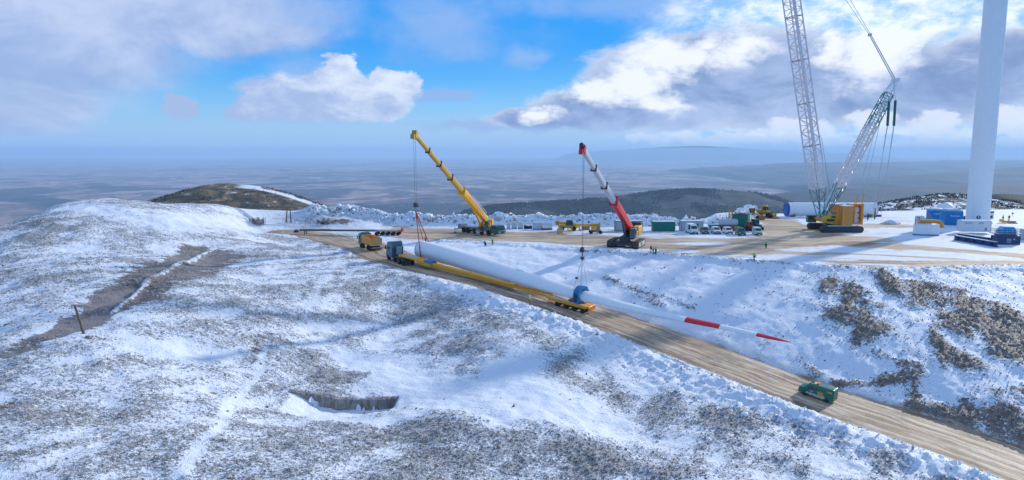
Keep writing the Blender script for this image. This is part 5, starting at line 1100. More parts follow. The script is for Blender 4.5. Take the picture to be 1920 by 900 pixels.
# pendants to the boom top, with thick bars in the middle
p65 = L(D(1631, 65, YB + 2)); pm = MB()
for s in (-.35, .35): pm.tube(mt_ + Vector((0, s * 1.4, .2)), p65 + Vector((0, s, 0)), .14, .12, 6)
pm.build('pendant_bar', PEND, c3); top_ = p65 + (p65 - mt_).normalized() * 8; tp_ = L(D(1588, -4, YB + 2)); dtp = (tp_ - p65).normalized(); wp_ = MB()
for s in (-.5, .5): wp_.tube(p65 + Vector((0, s * .6, 0)), p65 + dtp * 12 + Vector((0, s * 2, 0)), .07, .07, 5)
wp_.build('pendant_rope', PEND, c3); MB().box(tuple(p65), (.7, 1.0, .7)).build('pendant_link', PEND, c3, False, .08)
# green buffers and the long pendants down to the ballast
for (px, y0, y1, pe, ye), off in (((1667, 190, 236, 1637, 398), -1.2), ((1679, 188, 236, 1652, 398), 1.4)):
    a_ = L(D(px, y0, YB + off)); b_ = L(D(px - 3, y1, YB + off)); e_ = L(D(pe, ye, YB + off + 2)); MB().tube(a_, b_, .34, .34, 10).build('green_buffer', GRND, c3, True)
    MB().tube(mt_ + Vector((0, off * .5, 0)), a_, .06, .06, 5).build('mast_pendant', PEND, c3); MB().tube(b_, b_.lerp(e_, .25), .13, .13, 6).tube(b_.lerp(e_, .25), e_, .085, .085, 6).build('mast_pendant', PEND, c3)
for (px, pe) in ((1655, 1603), (1664, 1615)):
    a_ = mf.lerp(mt_, .80 if px < 1660 else .86) + eu * 0; e_ = L(D(pe, 388, YB - 1)); m_ = a_.lerp(e_, .88); MB().tube(a_, m_, .075, .075, 5).build('luffing_rope', PEND, c3); MB().tube(m_, e_, .15, .15, 6).build('rope_anchor', ORA, c3)
MB().tube(L(D(1541, 262, YB + 2)), L(D(1560, 388, YB + 2)), .05, .05, 5).build('auxiliary_rope', ROPE, c3)
MB().tube(L(D(1541, 262, YB + 2)), b1 + bd3 * 23 , .04, .04, 5).build('auxiliary_rope', ROPE, c3)

# ------------------------------------------------------------------ turbine tower
tw_ = thing('turbine_tower', 'tall white wind turbine tower with a round dark blue emblem near its foot', 'turbine tower', tuple(G(1832, 418)))
MB().lathe([(3.9, -.3), (3.9, .35), (3.6, .4)], (0, 0, 0), 40).build('foundation', CONC, tw_, True)
prev = .4
for k, z in enumerate((22, 45, 68)): r0, r1 = 3.15 - prev * .0022, 3.15 - z * .0022; o = MB().lathe([(r0, prev), (r1, z - .06), (r1 + .025, z - .05), (r1 + .025, z)], (0, 0, 0), 64).build('tower_segment', WHTS, tw_, True); prev = z
fd = Vector((-tw_.location.x, -tw_.location.y, 0)).normalized(); an = math.atan2(fd.y, fd.x) + .08; fx_ = Vector((math.cos(an), math.sin(an), 0)); Mo = Matrix.Translation(fx_ * 3.155 + Vector((0, 0, 2.0))) @ Matrix.Rotation(an, 4, 'Z') 
em = MB().add([tuple(Mo @ Vector((.02 - .0 , math.cos(t) * .55, math.sin(t) * .55))) for t in [k * math.pi / 12 for k in range(24)]] + [tuple(Mo @ Vector((-.1, math.cos(t) * .55, math.sin(t) * .55))) for t in [k * math.pi / 12 for k in range(24)]], [tuple(range(24)), tuple(range(47, 23, -1))] + [(k, (k + 1) % 24, 24 + (k + 1) % 24, 24 + k) for k in range(24)]); em.build('emblem', NAVY, tw_)
MB().add([tuple(Mo @ Vector((.035, y, z))) for y, z in ((-.25, .2), (.1, .32), (.3, .05), (.12, .12), (-.1, .05), (.2, -.3), (-.05, -.3))], [(0, 1, 3), (1, 2, 3), (0, 3, 4), (4, 3, 5), (4, 5, 6)]).build('emblem_mark', LETW, tw_)
gbx = thing('equipment_cabinet', 'small dark grey cabinet standing left of the white turbine tower foot', 'cabinet', P0(1808, 416)); MB().box((0, 0, .95), (1.1, .9, 1.7)).build('cabinet_body', GRY, gbx, False, .04); MB().box((0, -.46, .95), (.9, .03, 1.4)).build('door', DRK, gbx); MB().box((0, 0, 1.84), (1.2, 1.0, .1)).build('snow_cap', WHT, gbx)
gbx = thing('access_stairs', 'grey metal stair box standing right of the white turbine tower foot', 'stairs', P0(1850, 418)); MB().box((-.2, 0, 1.1), (.9, 1.6, 2.0)).build('stair_box', GRY, gbx, False, .03); MB().path([(.5, -.8, 0), (.5, -.8, 1.9), (.5, .8, 1.9), (.5, .8, 0)], .04, 6).build('handrail', LGR, gbx)

# ------------------------------------------------------------------ lying tower section
ts = thing('tower_section', 'white tower section lying on the snow with a blue cover over its left end', 'tower section', tuple(G(1556, 406)), R(-1.0)); hl = 14.8
MB().lathe([(2.27, -hl), (2.27, hl)], (0, 0, 2.45), 48, 'x').build('tower_shell', WHTS, ts, True)
MB().lathe([(2.30, -hl - .12), (2.32, -hl - .05), (2.32, -hl + .55)], (0, 0, 2.45), 48, 'x').build('end_cover', paint('cover_blue', (.0, .10, .36), .5, .4, dirt=.05), ts, True)
MB().lathe([(2.33, hl - .15), (2.33, hl + .1)], (0, 0, 2.45), 48, 'x').build('end_flange', LGR, ts, True)
for x in (-12.5, 12.8):
    MB().prism([(-2.0, 0), (2.0, 0), (2.0, .9), (1.5, .7), (.8, .32), (0, .2), (-.8, .32), (-1.5, .7), (-2.0, .9)], x - .3, x + .3, 'x').build('support_cradle', paint('cradle_brown', (.3, .2, .1), .8, .2), ts)
for px, py, c_, lab in ((1627, 413, DRK, 'short dark post standing at the right end of the lying tower section'), (1640, 411, YELD, 'taller post with an ochre top at the right end of the lying tower section')):
    po = thing('marker_post', lab, 'post', P0(px, py)); MB().box((0, 0, .9 if c_ is DRK else 1.2), (.35, .3, 1.8 if c_ is DRK else 2.4)).build('post', DRK, po, False, .03); MB().box((0, 0, 1.95 if c_ is DRK else 3.0), (.42, .36, .3 if c_ is DRK else 1.3)).build('post_head', c_, po, False, .03)
bx_ = thing('cover_crate', 'small flat blue crate with snow on top beside the lying tower section', 'crate', P0(1646, 406)); MB().box((0, 0, .3), (1.9, 1.2, .6)).build('crate_body', NAVY, bx_, False, .03); MB().box((0, 0, .68), (1.8, 1.2, .16)).build('snow_cap', WHT, bx_, False, .04)

# ------------------------------------------------------------------ tarpaulin-wrapped hubs and the spinner behind
def hub(px, py, w, h, lab, rz=0.0, letters=True):
    o = thing('wrapped_hub', lab, 'turbine hub', P0(px, py), rz, 'blue wrapped turbine hubs'); rings = []; r_ = np.random.default_rng(int(px)); ph = r_.uniform(0, 6, 6)
    for z, k in ((0, .86), (.12, .93), (.3, 1.0), (.6, 1.02), (.8, 1.0), (.9, .93), (.97, .78), (1.0, .55), (1.04, .22), (1.05, .02)):
        ring = []
        for q in range(40):
            t = 2 * math.pi * q / 40; c, s = math.cos(t), math.sin(t); e = (abs(c) ** 4.2 + abs(s) ** 4.2) ** (-1 / 4.2); wr_ = 1 + .02 * math.sin(9 * t + ph[0]) * (1 if .1 < z < .9 else .5) + .015 * math.sin(17 * t + ph[1] + 5 * z)
            ring.append((c * e * k * w / 2 * wr_, s * e * k * w / 2 * wr_, z * h + .10 * math.sin(4 * t + ph[2]) * (z > .5)))
        rings.append(ring)
    MB().loft(rings).build('tarpaulin', BLUE, o, True)
    MB().lathe([(w * .40, 0), (w * .42, .12), (w * .30, .3), (.05, .42)], (0, .1, h * .98), 24).build('snow_cap', WHT, o, True)
    if letters:
        lm_ = MB(); xx = -w * .18
        for k in range(9): lm_.box((xx, -w / 2 - .06, h * .60 + .02 * (k % 2)), (.13, .12, .22 if k % 3 else .28)); xx += .23
        lm_.build('lettering', LETW, o); MB().add([(-w * .32, -w / 2 - .1, h * .58), (-w * .23, -w / 2 - .1, h * .62), (-w * .24, -w / 2 - .1, h * .66), (-w * .33, -w / 2 - .1, h * .62)], [(0, 1, 2, 3)]).build('emblem_mark', LETW, o)
    return o
hub(1783, 421, 5.2, 4.6, 'blue tarpaulin-wrapped turbine hub with pale lettering, the nearer and larger of the two', -.12); hub(1753, 413, 4.4, 3.7, 'blue tarpaulin-wrapped turbine hub, the farther of the two, left of the other', -.12)
sp_ = thing('spinner_shell', 'white snow-covered spinner dome rising behind the two blue wrapped hubs', 'spinner', P0(1772, 404)); MB().lathe([(2.9, 0), (2.85, 1.4), (2.5, 2.7), (1.9, 3.6), (1.1, 4.2), (.3, 4.45), (.02, 4.5)], (0, 0, 0), 32).build('shell', WHT, sp_, True); MB().lathe([(2.95, 0), (2.95, .25)], (0, 0, 0), 32).build('base_ring', BLUE, sp_, True)

# ------------------------------------------------------------------ white curved nacelle shell with an orange pipe
ns = thing('curved_shell', 'low white curved shell with a blue foot strip standing on the snow', 'turbine part', P0(1735, 440.5), R(-14)); pr_ = []
for k in range(25): t = math.pi * (1.0 + k / 24); pr_.append((math.cos(t) ** 1 * 3.0 if abs(math.cos(t)) < .999 else math.copysign(3.0, math.cos(t)), (abs(math.sin(t)) ** .45) * -1.9))
inn = [(x * .95, y * .93) for x, y in pr_]; sh2_ = MB()
for k in range(24): sh2_.prism([pr_[k], pr_[k + 1], inn[k + 1], inn[k]], .35, 2.9, 'z')
sh2_.build('shell_wall', WHTS, ns, True); ft_ = MB()
for k in range(24): ft_.prism([(pr_[k][0] * 1.02, pr_[k][1] * 1.02), (pr_[k + 1][0] * 1.02, pr_[k + 1][1] * 1.02), inn[k + 1], inn[k]], .0, .345, 'z')
ft_.build('foot_strip', BLUE, ns); MB().prism(inn, 2.5, 2.7, 'z').build('snow_inside', WHT, ns)
op = thing('orange_pipe', 'bent orange pipe lying along the top of the white curved shell', 'pipe', P0(1748, 438)); op.location.z = 3.0; l_ = loc_of(op)
MB().path([(-3.6, 0, .3), (.6, -.1, .3), (1.6, -.3, .1), (2.1, -.5, -.7), (2.2, -.5, -1.3)], .55, 12).build('pipe', ORA, op, True); MB().lathe([(.65, -.1), (.65, .1)], (-3.6, 0, .3), 14, 'x').build('pipe_flange', ORA, op, True)
mc_ = thing('white_machine', 'white snow-topped machine with grey rails standing behind the curved shell', 'machine', P0(1728, 434)); mc_.location.z = 0
MB().box((-.6, .3, 2.2), (2.0, 1.6, 4.2)).box((1.4, .3, 1.9), (2.2, 1.6, 3.6)).build('machine_body', WHT, mc_, False, .25); MB().path([(-2.1, -.4, 0), (-2.1, -.4, 4.0), (-1.2, -.6, 4.0), (-1.2, -.6, 2.9)], .09, 6).path([(-2.1, -.4, 3.2), (-.6, -.6, 3.2)], .06, 6).build('rail', GRY, mc_); MB().lathe([(.7, -.2), (.7, .2)], (1.4, -.6, 4.0), 14, 'y').build('reel', GRY, mc_, True)

# ------------------------------------------------------------------ containers and steelwork
def container(name, lab, loc, rz, l, w, h, mat, frame=None, group=None, ribs=22, cat='container', snow=True, doors=True, cap=WHT):
    o = thing(name, lab, cat, loc, rz, group); frame = frame or mat; wv = []
    for k in range(ribs * 2 + 1):
        x = -l / 2 + .1 + (l - .2) * k / (ribs * 2); wv.append((x, -w / 2 + (.05 if k % 2 else .0) + .03))
    prof_ = wv + [(x, -y) for x, y in reversed(wv)]; MB().prism(prof_, .16, h - .12, 'z').build('corrugated_wall', mat, o)
    f = MB()
    for x in (-1, 1):
        for y in (-1, 1): f.box((x * (l / 2 - .06), y * (w / 2 - .06), h / 2), (.16, .16, h))
    for z in (.09, h - .07):
        for y in (-1, 1): f.box((0, y * (w / 2 - .05), z), (l - .16, .13, .17))
        for x in (-1, 1): f.box((x * (l / 2 - .05), 0, z), (.13, w - .16, .17))
    f.build('corner_frame', frame, o); MB().box((0, 0, h - .04), (l - .1, w - .1, .05)).build('roof', frame, o)
    if snow: MB().box((0, 0, h + .07), (l - .1, w - .1, .16), None, (.97, .9)).build('snow_cap', cap, o, False, .04)
    if doors: MB().box((l / 2 + .01, 0, h / 2), (.05, w - .3, h - .35)).build('door', mat, o, False, .01)
    return o
container('storage_container', 'green corrugated storage container standing alone before the snow bank', P0(1243.5, 433), R(0), 6.0, 2.44, 2.6, GRND if False else paint('container_green', (.0, .20, .13), .5, .4, dirt=.15), GRND)
ctc = paint('cabin_grey', (.52, .52, .52), .6, .3, dirt=.12)
sc1 = container('site_cabin', 'pale grey site cabin with a dark frame right behind the red crane', P0(1178, 432.5), 0, 7.4, 2.5, 2.75, ctc, paint('dark_cabin_frame', (.10, .15, .16), .5, .4), None, 8, 'site cabin')
MB().box((-1.2, -1.27, 1.1), (1.0, .05, 1.9)).build('door', LGR, sc1); MB().box((2.2, -1.27, 1.6), (.9, .05, .9)).build('window', GLS, sc1)
sc2 = container('site_cabin', 'pale grey site cabin with a teal frame and two barred windows behind the white van', P0(1295.5, 432.5), 0, 6.0, 2.5, 2.7, ctc, paint('teal_cabin_frame', (.12, .36, .42), .5, .4), None, 8, 'site cabin')
for x in (-.75, 1.35): 
    wv_ = MB().box((x, -1.27, 1.65), (.75, .05, .8)).build('window', GLS, sc2); MB().box((x - .2, -1.30, 1.65), (.05, .03, .8)).box((x + .2, -1.30, 1.65), (.05, .03, .8)).build('window_bars', LGR, wv_)
sk = thing('skip', 'small teal steel skip half filled with snow between two parked cars', 'skip', P0(1338, 431)); MB().prism([(-1.2, 0), (1.2, 0), (1.45, 1.5), (-1.45, 1.5)], -.8, .8).build('skip_body', TEAL, sk, False, .03); MB().box((0, -.84, 1.4), (2.8, .1, .12)).box((0, .84, 1.4), (2.8, .1, .12)).box((-1.4, 0, 1.4), (.1, 1.7, .14)).box((1.4, 0, 1.4), (.1, 1.7, .14)).build('top_edge', TEAL, sk); MB().box((0, 0, 1.52), (2.5, 1.4, .12)).build('snow_cap', WHT, sk)
gc = container('tall_container', 'tall green open container heaped with snowy rubble behind the dark green van', P0(1389, 430), R(-32), 4.2, 3.0, 4.3, paint('container_green', (.0, .20, .13)), GRND, None, 12, 'container', False)
rb_ = MB(); r_ = np.random.default_rng(4)
for k in range(40): c_ = (r_.uniform(-1.8, 1.8), r_.uniform(-1.2, 1.2), 4.35 + r_.uniform(-.1, .25)); rb_.box(c_, (r_.uniform(.2, .7), r_.uniform(.2, .6), r_.uniform(.2, .5)), Matrix.Translation(Vector(c_)) @ Matrix.Rotation(r_.uniform(0, 3), 4, 'Z') @ Matrix.Rotation(r_.uniform(0, .6), 4, 'X') @ Matrix.Translation(-Vector(c_)))
rb_.build('rubble', paint('snowy_rubble', (.42, .25, .2), .8, .2, dirt=.5, snowy=.9), gc)
wc = container('generator_container', 'white ribbed container with snow on its roof beside the turbine tower, above navy beams', P0(1825, 437), R(-7), 7.4, 2.6, 2.9, WHT, WHT, None, 16, 'container'); wc.location.z = .45
for x, mk_ in ((-1.9, 7), (1.2, 5)):
    v_ = MB()
    for k in range(mk_): v_.box((x + (k - mk_ / 2) * .26, -1.34, 2.35 + .05 * (k % 2)), (.13, .05, .24))
    v_.build('air_vent', GRY, wc)
MB().box((2.4, -1.34, .75), (.5, .05, .7)).build('panel', GRY, wc)
def beam(name, lab, a, b, w, h, mat, grp_=None, z=0.0):
    a, b = Vector(a), Vector(b); o = thing(name, lab, 'steel beam', tuple((a + b) / 2), math.atan2((b - a).y, (b - a).x), grp_); o.location.z = z; l = (b - a).length
    MB().box((0, 0, h / 2), (l, w * .3, h * .96)).box((0, 0, h * .94), (l, w, h * .12)).box((0, 0, h * .06), (l, w, h * .12)).build('beam_web', mat, o)
    for k in range(5): MB().box((-l / 2 + l * (k + .5) / 5, 0, h / 2), (.12, w * .92, h * .74)).build('stiffener', mat, o)
    MB().box((0, 0, h + .05), (l * .97, w * .8, .1)).build('snow_cap', WHT, o)
    return o
beam('steel_beam', 'long navy blue steel beam lying in front of the white ribbed container', G(1790, 450), G(1869, 463.5), 1.0, 1.15, NAVY, 'navy steel beams')
beam('steel_beam', 'shorter navy beam lying directly under the white ribbed container', G(1796, 444), G(1857, 453), .9, .9, NAVY, 'navy steel beams')
nc = container('equipment_container', 'navy blue container with pale lettering carrying a railed platform', P0(1884.5, 457.5), R(-4), 5.2, 2.5, 2.0, NAVY, NAVY, None, 14, 'container', False)
lw_ = MB()
for r_i in range(3):
    for k in range(4): lw_.box((-.35 + k * .26, -1.27, 1.3 - r_i * .35), (.16, .04, .16))
lw_.box((1.2, -1.27, 1.3), (.2, .04, .3)).build('lettering', LETW, nc)
pf = thing('railed_platform', 'round steel platform with railings and a blue cover on top of the navy container', 'platform', (nc.location.x, nc.location.y, 2.06), R(-4)); MB().box((0, 0, .12), (4.4, 1.8, .24)).box((0, 0, .48), (6.0, 3.0, .16)).build('deck', paint('deck_brown', (.25, .2, .19), .7, .3, snowy=.7), pf, False, .03)
MB().prism([(-1.9, .57), (1.9, .57), (1.7, 1.3), (1.2, 2.1), (-.9, 2.15), (-1.7, 1.4)], -1.1, 1.1).build('blue_cover', BLUE, pf, False, .15)
rl = MB(); P_ = [(-2.9, -1.4), (2.9, -1.4), (2.9, 1.4), (-2.9, 1.4), (-2.9, -1.4)]
for (xa, ya), (xb, yb) in zip(P_[:-1], P_[1:]):
    for z in (1.05, 1.6): rl.tube((xa, ya, z), (xb, yb, z), .04, .04, 5)
    for k in range(5): t = k / 5; rl.tube((xa + (xb - xa) * t, ya + (yb - ya) * t, .5), (xa + (xb - xa) * t, ya + (yb - ya) * t, 1.6), .04, .04, 5)
rl.build('railing', LGR, pf)
eg = container('grey_container', 'light grey container cut off by the right edge of the picture', P0(1932, 450), R(-3), 4, 2.4, 2.6, LGR, LGR, None, 10)
cb3 = thing('small_cabin', 'small pale cabin with a teal band far off, right of the turbine tower', 'cabin', P0(1854, 410)); MB().box((0, 0, 1.2), (1.9, 1.7, 2.4)).build('cabin_wall', WHT, cb3, False, .03); MB().box((0, 0, 2.15), (1.95, 1.75, .5)).build('teal_band', TEAL, cb3); MB().box((0, 0, 2.5), (2.0, 1.8, .2)).build('snow_cap', WHT, cb3); MB().box((0, -.87, .7), (1.2, .05, .8)).build('window', GLS, cb3)
yt = thing('yellow_tray', 'yellow steel tray with two workers on it on the snow beyond the platform', 'steel tray', P0(1889, 418), R(-8)); MB().box((0, 0, .45), (3.8, 1.8, .5), None, (1.06, 1.1)).box((-1.7, 0, .85), (.5, 1.8, .6)).build('tray_body', YEL, yt, False, .04); MB().box((.6, -1.4, .15), (3.0, .9, .3), None, (.8, .6)).build('dark_tarpaulin', NAVY, yt, False, .08)
for dx_, lab, tp_m in ((-1.2, 'worker in lime hi-vis standing on the left of the yellow tray', HIVI), (.5, 'worker in dark clothes standing on the right of the yellow tray', CLOTH)):
    w_ = yt.matrix_basis @ Vector((dx_, .3, .70)); person(tuple(w_), .4, lab, tp_m)
mo_ = thing('snow_mound', 'low mound of dirty snow on the pad right of the lattice crane', 'snow mound', P0(1670, 420)); mm_ = MB(); rings = []
for z, k in ((0, 1), (.35, .85), (.7, .6), (1.0, .35), (1.15, .1), (1.18, .01)): rings.append([(math.cos(t) * 2.9 * k * (1 + .15 * math.sin(3 * t + z * 3) + .1 * math.sin(7 * t)), math.sin(t) * 1.7 * k * (1 + .15 * math.sin(4 * t)), z + .08 * math.sin(5 * t)) for t in [q * math.pi / 14 for q in range(28)]])
mm_.loft(rings).build('mound', paint('dirty_snow', (.62, .60, .60), .9, .2, dirt=.6, snowy=.6), mo_)
# ------------------------------------------------------------------ concrete wall exposed in the near slope
def wall_pt(x): return np.interp(x, [WLa[0], WLb[0]], [WLa[1], WLb[1]])
wx = np.linspace(WLa[0] - .3, WLb[0] + .2, 60); ex0 = thing('concrete_wall', 'low bare concrete retaining wall exposed in a hollow of the snowy near slope', 'retaining wall', (wx[30], wall_pt(wx[30]), gz(wx[30], wall_pt(wx[30]) + .5) - 1.0)); le = loc_of(ex0)
vt, ft = [], []
for i, x in enumerate(wx):
    y = wall_pt(x) + .05; top = gz(x, y + .45) + .04 * math.sin(x * 2.1) - .10 * abs(math.sin(x * 5)); bot = gz(x, y - .9) - .6
    bulge = .10 * math.sin(x * 1.3) + .06 * math.sin(x * 3.7)
    for yy, zz in ((y - .38 + bulge, bot), (y - .25 + bulge, (bot + top) / 2), (y - .30 + bulge, top - .1), (y + .1, top), (y + .5, bot)): vt.append(tuple(le((x, yy, zz))))
for i in range(len(wx) - 1):
    for k in range(5): ft.append((i * 5 + k, i * 5 + (k + 1) % 5, (i + 1) * 5 + (k + 1) % 5, (i + 1) * 5 + k))
ft += [(0, 1, 2, 3, 4), tuple((len(wx) - 1) * 5 + k for k in (4, 3, 2, 1, 0))]
m_w, N, b_ = new_mat('stained_concrete', .9, .2); p_ = N.new('ShaderNodeNewGeometry').outputs['Position']; a_ = N.noise(N.vm('MULTIPLY', p_, (1, 1, .35)), 1.4, 6, .7, .5); a2_ = N.noise(p_, 8, 4, .7)
N.l.new(N.mix(N.step(a_, .35, .62), N.mix(a2_, (.10, .075, .055), (.20, .165, .13)), N.mix(a2_, (.24, .225, .21), (.36, .345, .33))), b_.inputs['Base Color']); bump(N, b_, N.m('ADD', a_, N.m('MULTIPLY', a2_, .4)), .8, .12)
MB().add(vt, ft).build('wall_body', m_w, ex0, True)
# ------------------------------------------------------------------ wooden posts and a bush on the left hill
def post(name, lab, px, py, hgt_px, lean, w, grp_=None, extra=None):
    g = WG(px, py); s = (g.y * CT) / F; h = hgt_px * s; o = thing(name, lab, 'post', tuple(g), 0, grp_)
    rings = []
    for k in range(7):
        t = k / 6; r = w * (1 - .25 * t) * (1 + .08 * math.sin(k * 2.3)); rings.append([(lean * t * s + math.cos(a) * r, math.sin(a) * r, -.2 + (h + .2) * t) for a in [2 * math.pi * q / 9 for q in range(9)]])
    MB().loft(rings).build('post_body', WOOD, o, True); return o, h, s
post('wooden_post', 'weathered wooden post leaning left on the snowy slope beside the bare brown gully', 158, 626, 56, -14, .17)
post('wooden_post', 'left one of two wooden posts standing together on the far snow ridge', 537, 417, 24, 2, .22, 'twin wooden posts'); post('wooden_post', 'right one of two wooden posts standing together on the far snow ridge', 546, 418, 25, -1, .20, 'twin wooden posts')
def bush(px, py, w, h, lab, n=90, seed=1):
    g = WG(px, py); o = thing('bare_bush', lab, 'bush', tuple(g)); r_ = np.random.default_rng(seed); m = MB(); st = MB()
    for k in range(n):
        a = r_.uniform(0, 6.28); l = r_.uniform(.3, 1); x0 = (r_.uniform(-.7, .7) * w / 2); y0 = r_.uniform(-.5, .5) * w * .25; q = Vector((x0 + math.cos(a) * l * .5, y0 + math.sin(a) * l * .4, h * r_.uniform(.5, 1.0))); m.tube((x0, y0, -.1), q, .045, .012, 4, False)
        for _ in range(3): m.tube(Vector((x0, y0, 0)).lerp(q, r_.uniform(.4, .8)), q + Vector((r_.uniform(-.4, .4), r_.uniform(-.3, .3), r_.uniform(-.2, .25))), .02, .008, 3, False)
    m.build('twigs', paint('twigs', (.13, .11, .09), .9, .1, dirt=.4, dcol=(.4, .4, .4)), o); return o
bush(483, 421, 5.5, 2.0, 'bare bush in front of the far snow ridge, left of the twin posts')
bush(608, 420, 2.5, .8, 'small clump of bare twigs at the foot of the left snow bank', 40, 5)
# ------------------------------------------------------------------ white tanks and stacks before the snow bank
gt = 'white tanks in a row before the snow bank'
def tank(px, py, w, lab, h=1.6):
    o = thing('water_tank', lab, 'tank', P0(px, py), 0, gt); MB().box((0, 0, .1), (w, 1.2, .2)).build('pallet', GRY, o); MB().box((0, 0, .2 + h / 2), (w * .94, 1.1, h)).build('tank_body', WHT, o, False, .14)
    c = MB(); n = max(3, int(w / .3))
    for s in (-1, 1):
        for k in range(n + 1): x = -w / 2 + w * k / n; c.tube((x, s * .6, .2), (x, s * .6, h + .2), .022, .022, 4)
        for z in (.3, .8, 1.3, h + .2): c.tube((-w / 2, s * .6, z), (w / 2, s * .6, z), .022, .022, 4)
    c.build('cage', LGR, o); MB().box((0, 0, h + .28), (w * .9, 1.0, .14)).build('snow_cap', WHT, o, False, .04); return o
tank(953.5, 428.5, 1.0, 'narrow white tank right behind the green crane cab', 1.5); tank(964, 428.5, 1.5, 'white tank, left one of the pair right of the crane cab'); tank(975.5, 428.7, 1.5, 'white tank, right one of the pair, left of the black pile'); tank(1008, 430.2, 2.9, 'widest white tank, between the black pile and the slatted grey stack', 1.7)
bp_ = thing('rubber_mats', 'low black pile of rubber mats lying between the white tanks', 'pile', P0(990, 428.8)); MB().prism([(-1.2, 0), (1.2, 0), (1.1, .9), (.3, .75), (-.4, .8), (-1.1, 1.05)], -.6, .6).build('mat_pile', RUB, bp_, False, .08)
gs_ = thing('panel_stack', 'grey slatted stack of panels on dark beams, left of the telehandler', 'stack', P0(1026, 431)); MB().box((0, 0, .18), (2.9, 1.0, .2)).box((0, 0, .5), (2.9, 1.0, .14)).build('dark_beams', DRK, gs_); sm_ = MB()
for k in range(10): sm_.box((-1.2 + k * .27, 0, 1.2), (.12, .9, 1.2))
sm_.box((0, 0, 1.85), (2.7, 1.0, .1)).build('panels', LGR, gs_)
# ------------------------------------------------------------------ telehandler and boom lift
th = thing('telehandler', 'yellow telehandler with black tyres and its stabiliser lowered, boom pointing along the snow bank', 'telehandler', P0(1066, 432.5), R(0)); th['label'] = 'yellow telehandler with a green-glazed cab and long boom before the snow bank'
for x in (-1.9, 1.35):
    for s in (-1, 1): wheel(th, (x, s * 1.0, .68), .68, .5, hub=YEL)
MB().box((-.2, 0, 1.05), (5.2, 1.3, .6)).box((2.2, 0, 1.3), (1.6, 2.0, .7)).box((-1.4, 0, 1.65), (1.8, 1.8, .4)).build('chassis', YEL, th, False, .06)
o = MB().prism([(-.8, 1.5), (1.2, 1.5), (1.2, 2.3), (.9, 3.0), (-.5, 3.0), (-.8, 2.3)], -1.0, .1).build('operator_cab', GRND, th, False, .04); MB().box((.2, -1.02, 2.3), (1.5, .05, .8)).box((-.72, -.45, 2.5), (.05, .8, .8)).build('window', GLS, o)
MB().bar((3.4, .5, 1.5), (-2.6, .5, 2.2), .55, .6).build('boom', YEL, th, False, .04); MB().box((-3.1, .5, 2.1), (1.0, .8, 1.1)).bar((-3.0, .5, 2.0), (-2.4, .4, 1.2), .3).build('boom_head', YELD, th, False, .08)
for s in (-1, 1):
    MB().bar((-1.2, s * .6, 1.2), (-2.2, s * 1.6, .1), .2).box((-2.3, s * 1.7, .06), (.7, .5, .1)).build('stabiliser', YELD, th); MB().bar((2.9, s * .6, 1.1), (3.2, s * 1.3, .1), .2).box((3.2, s * 1.4, .06), (.6, .4, .1)).build('stabiliser', YELD, th)
fk = thing('pallet_fork', 'yellow fork attachment standing in the snow in front of the telehandler', 'fork attachment', P0(1050, 438), R(20)); MB().box((0, 0, .9), (1.8, .12, .9)).box((-.5, -.6, .12), (.16, 1.2, .08)).box((.5, -.6, .12), (.16, 1.2, .08)).bar((-.8, 0, 1.3), (1.5, .2, 2.1), .16).box((0, .2, .3), (1.6, .5, .4)).build('fork_frame', paint('faded_yellow', (.70, .52, .25), .6, .3, dirt=.3), fk, False, .02)
bl_ = thing('boom_lift', 'yellow boom lift with grey wheels, its long arm folded level to the left', 'boom lift', P0(1116.5, 438), R(0))
for x in (-1.25, 1.25):
    for s in (-1, 1): wheel(bl_, (x, s * .95, .46), .46, .4)
MB().box((0, 0, .62), (2.8, 1.3, .4)).box((.7, 0, 1.4), (1.0, 1.4, 1.5), None, (.9, .9)).build('chassis', GRY, bl_, False, .05); MB().box((-.45, -.2, 1.5), (1.4, 1.5, 1.1)).build('engine_cover', YEL, bl_, False, .08)
MB().box((-.5, -.97, 1.5), (.4, .04, .4)).build('warning_sticker', LGR, bl_)
MB().bar((1.0, .4, 2.5), (-5.2, .4, 2.35), .34, .36).bar((1.0, .4, 2.2), (-3.0, .4, 2.0), .26, .28).box((1.1, .4, 2.4), (.5, .6, 1.3)).build('arm', YEL, bl_, False, .03)
MB().bar((-5.2, .4, 2.35), (-6.3, .4, 1.9), .2).build('jib', YELD, bl_); bk = MB()
for z in (.9, 1.4, 1.95):
    for a, b in (((-7.4, -.3), (-6.2, -.3)), ((-6.2, -.3), (-6.2, 1.1)), ((-6.2, 1.1), (-7.4, 1.1)), ((-7.4, 1.1), (-7.4, -.3))): bk.tube((*a, z), (*b, z), .04, .04, 5)
for x, y in ((-7.4, -.3), (-6.2, -.3), (-6.2, 1.1), (-7.4, 1.1), (-6.8, -.3)): bk.tube((x, y, .9), (x, y, 1.95), .04, .04, 5)
bk.box((-6.8, .4, .88), (1.25, 1.45, .06)).build('work_basket', YELD, bl_)
pk = thing('timber_pallet', 'brown timber crate on the snow under the arm of the yellow boom lift', 'crate', P0(1098, 431)); MB().box((0, 0, .12), (2.3, 1.0, .2)).box((0, 0, .7), (2.2, .9, .9)).build('crate_body', paint('timber', (.38, .22, .12), .8, .2, dirt=.3), pk, False, .02)
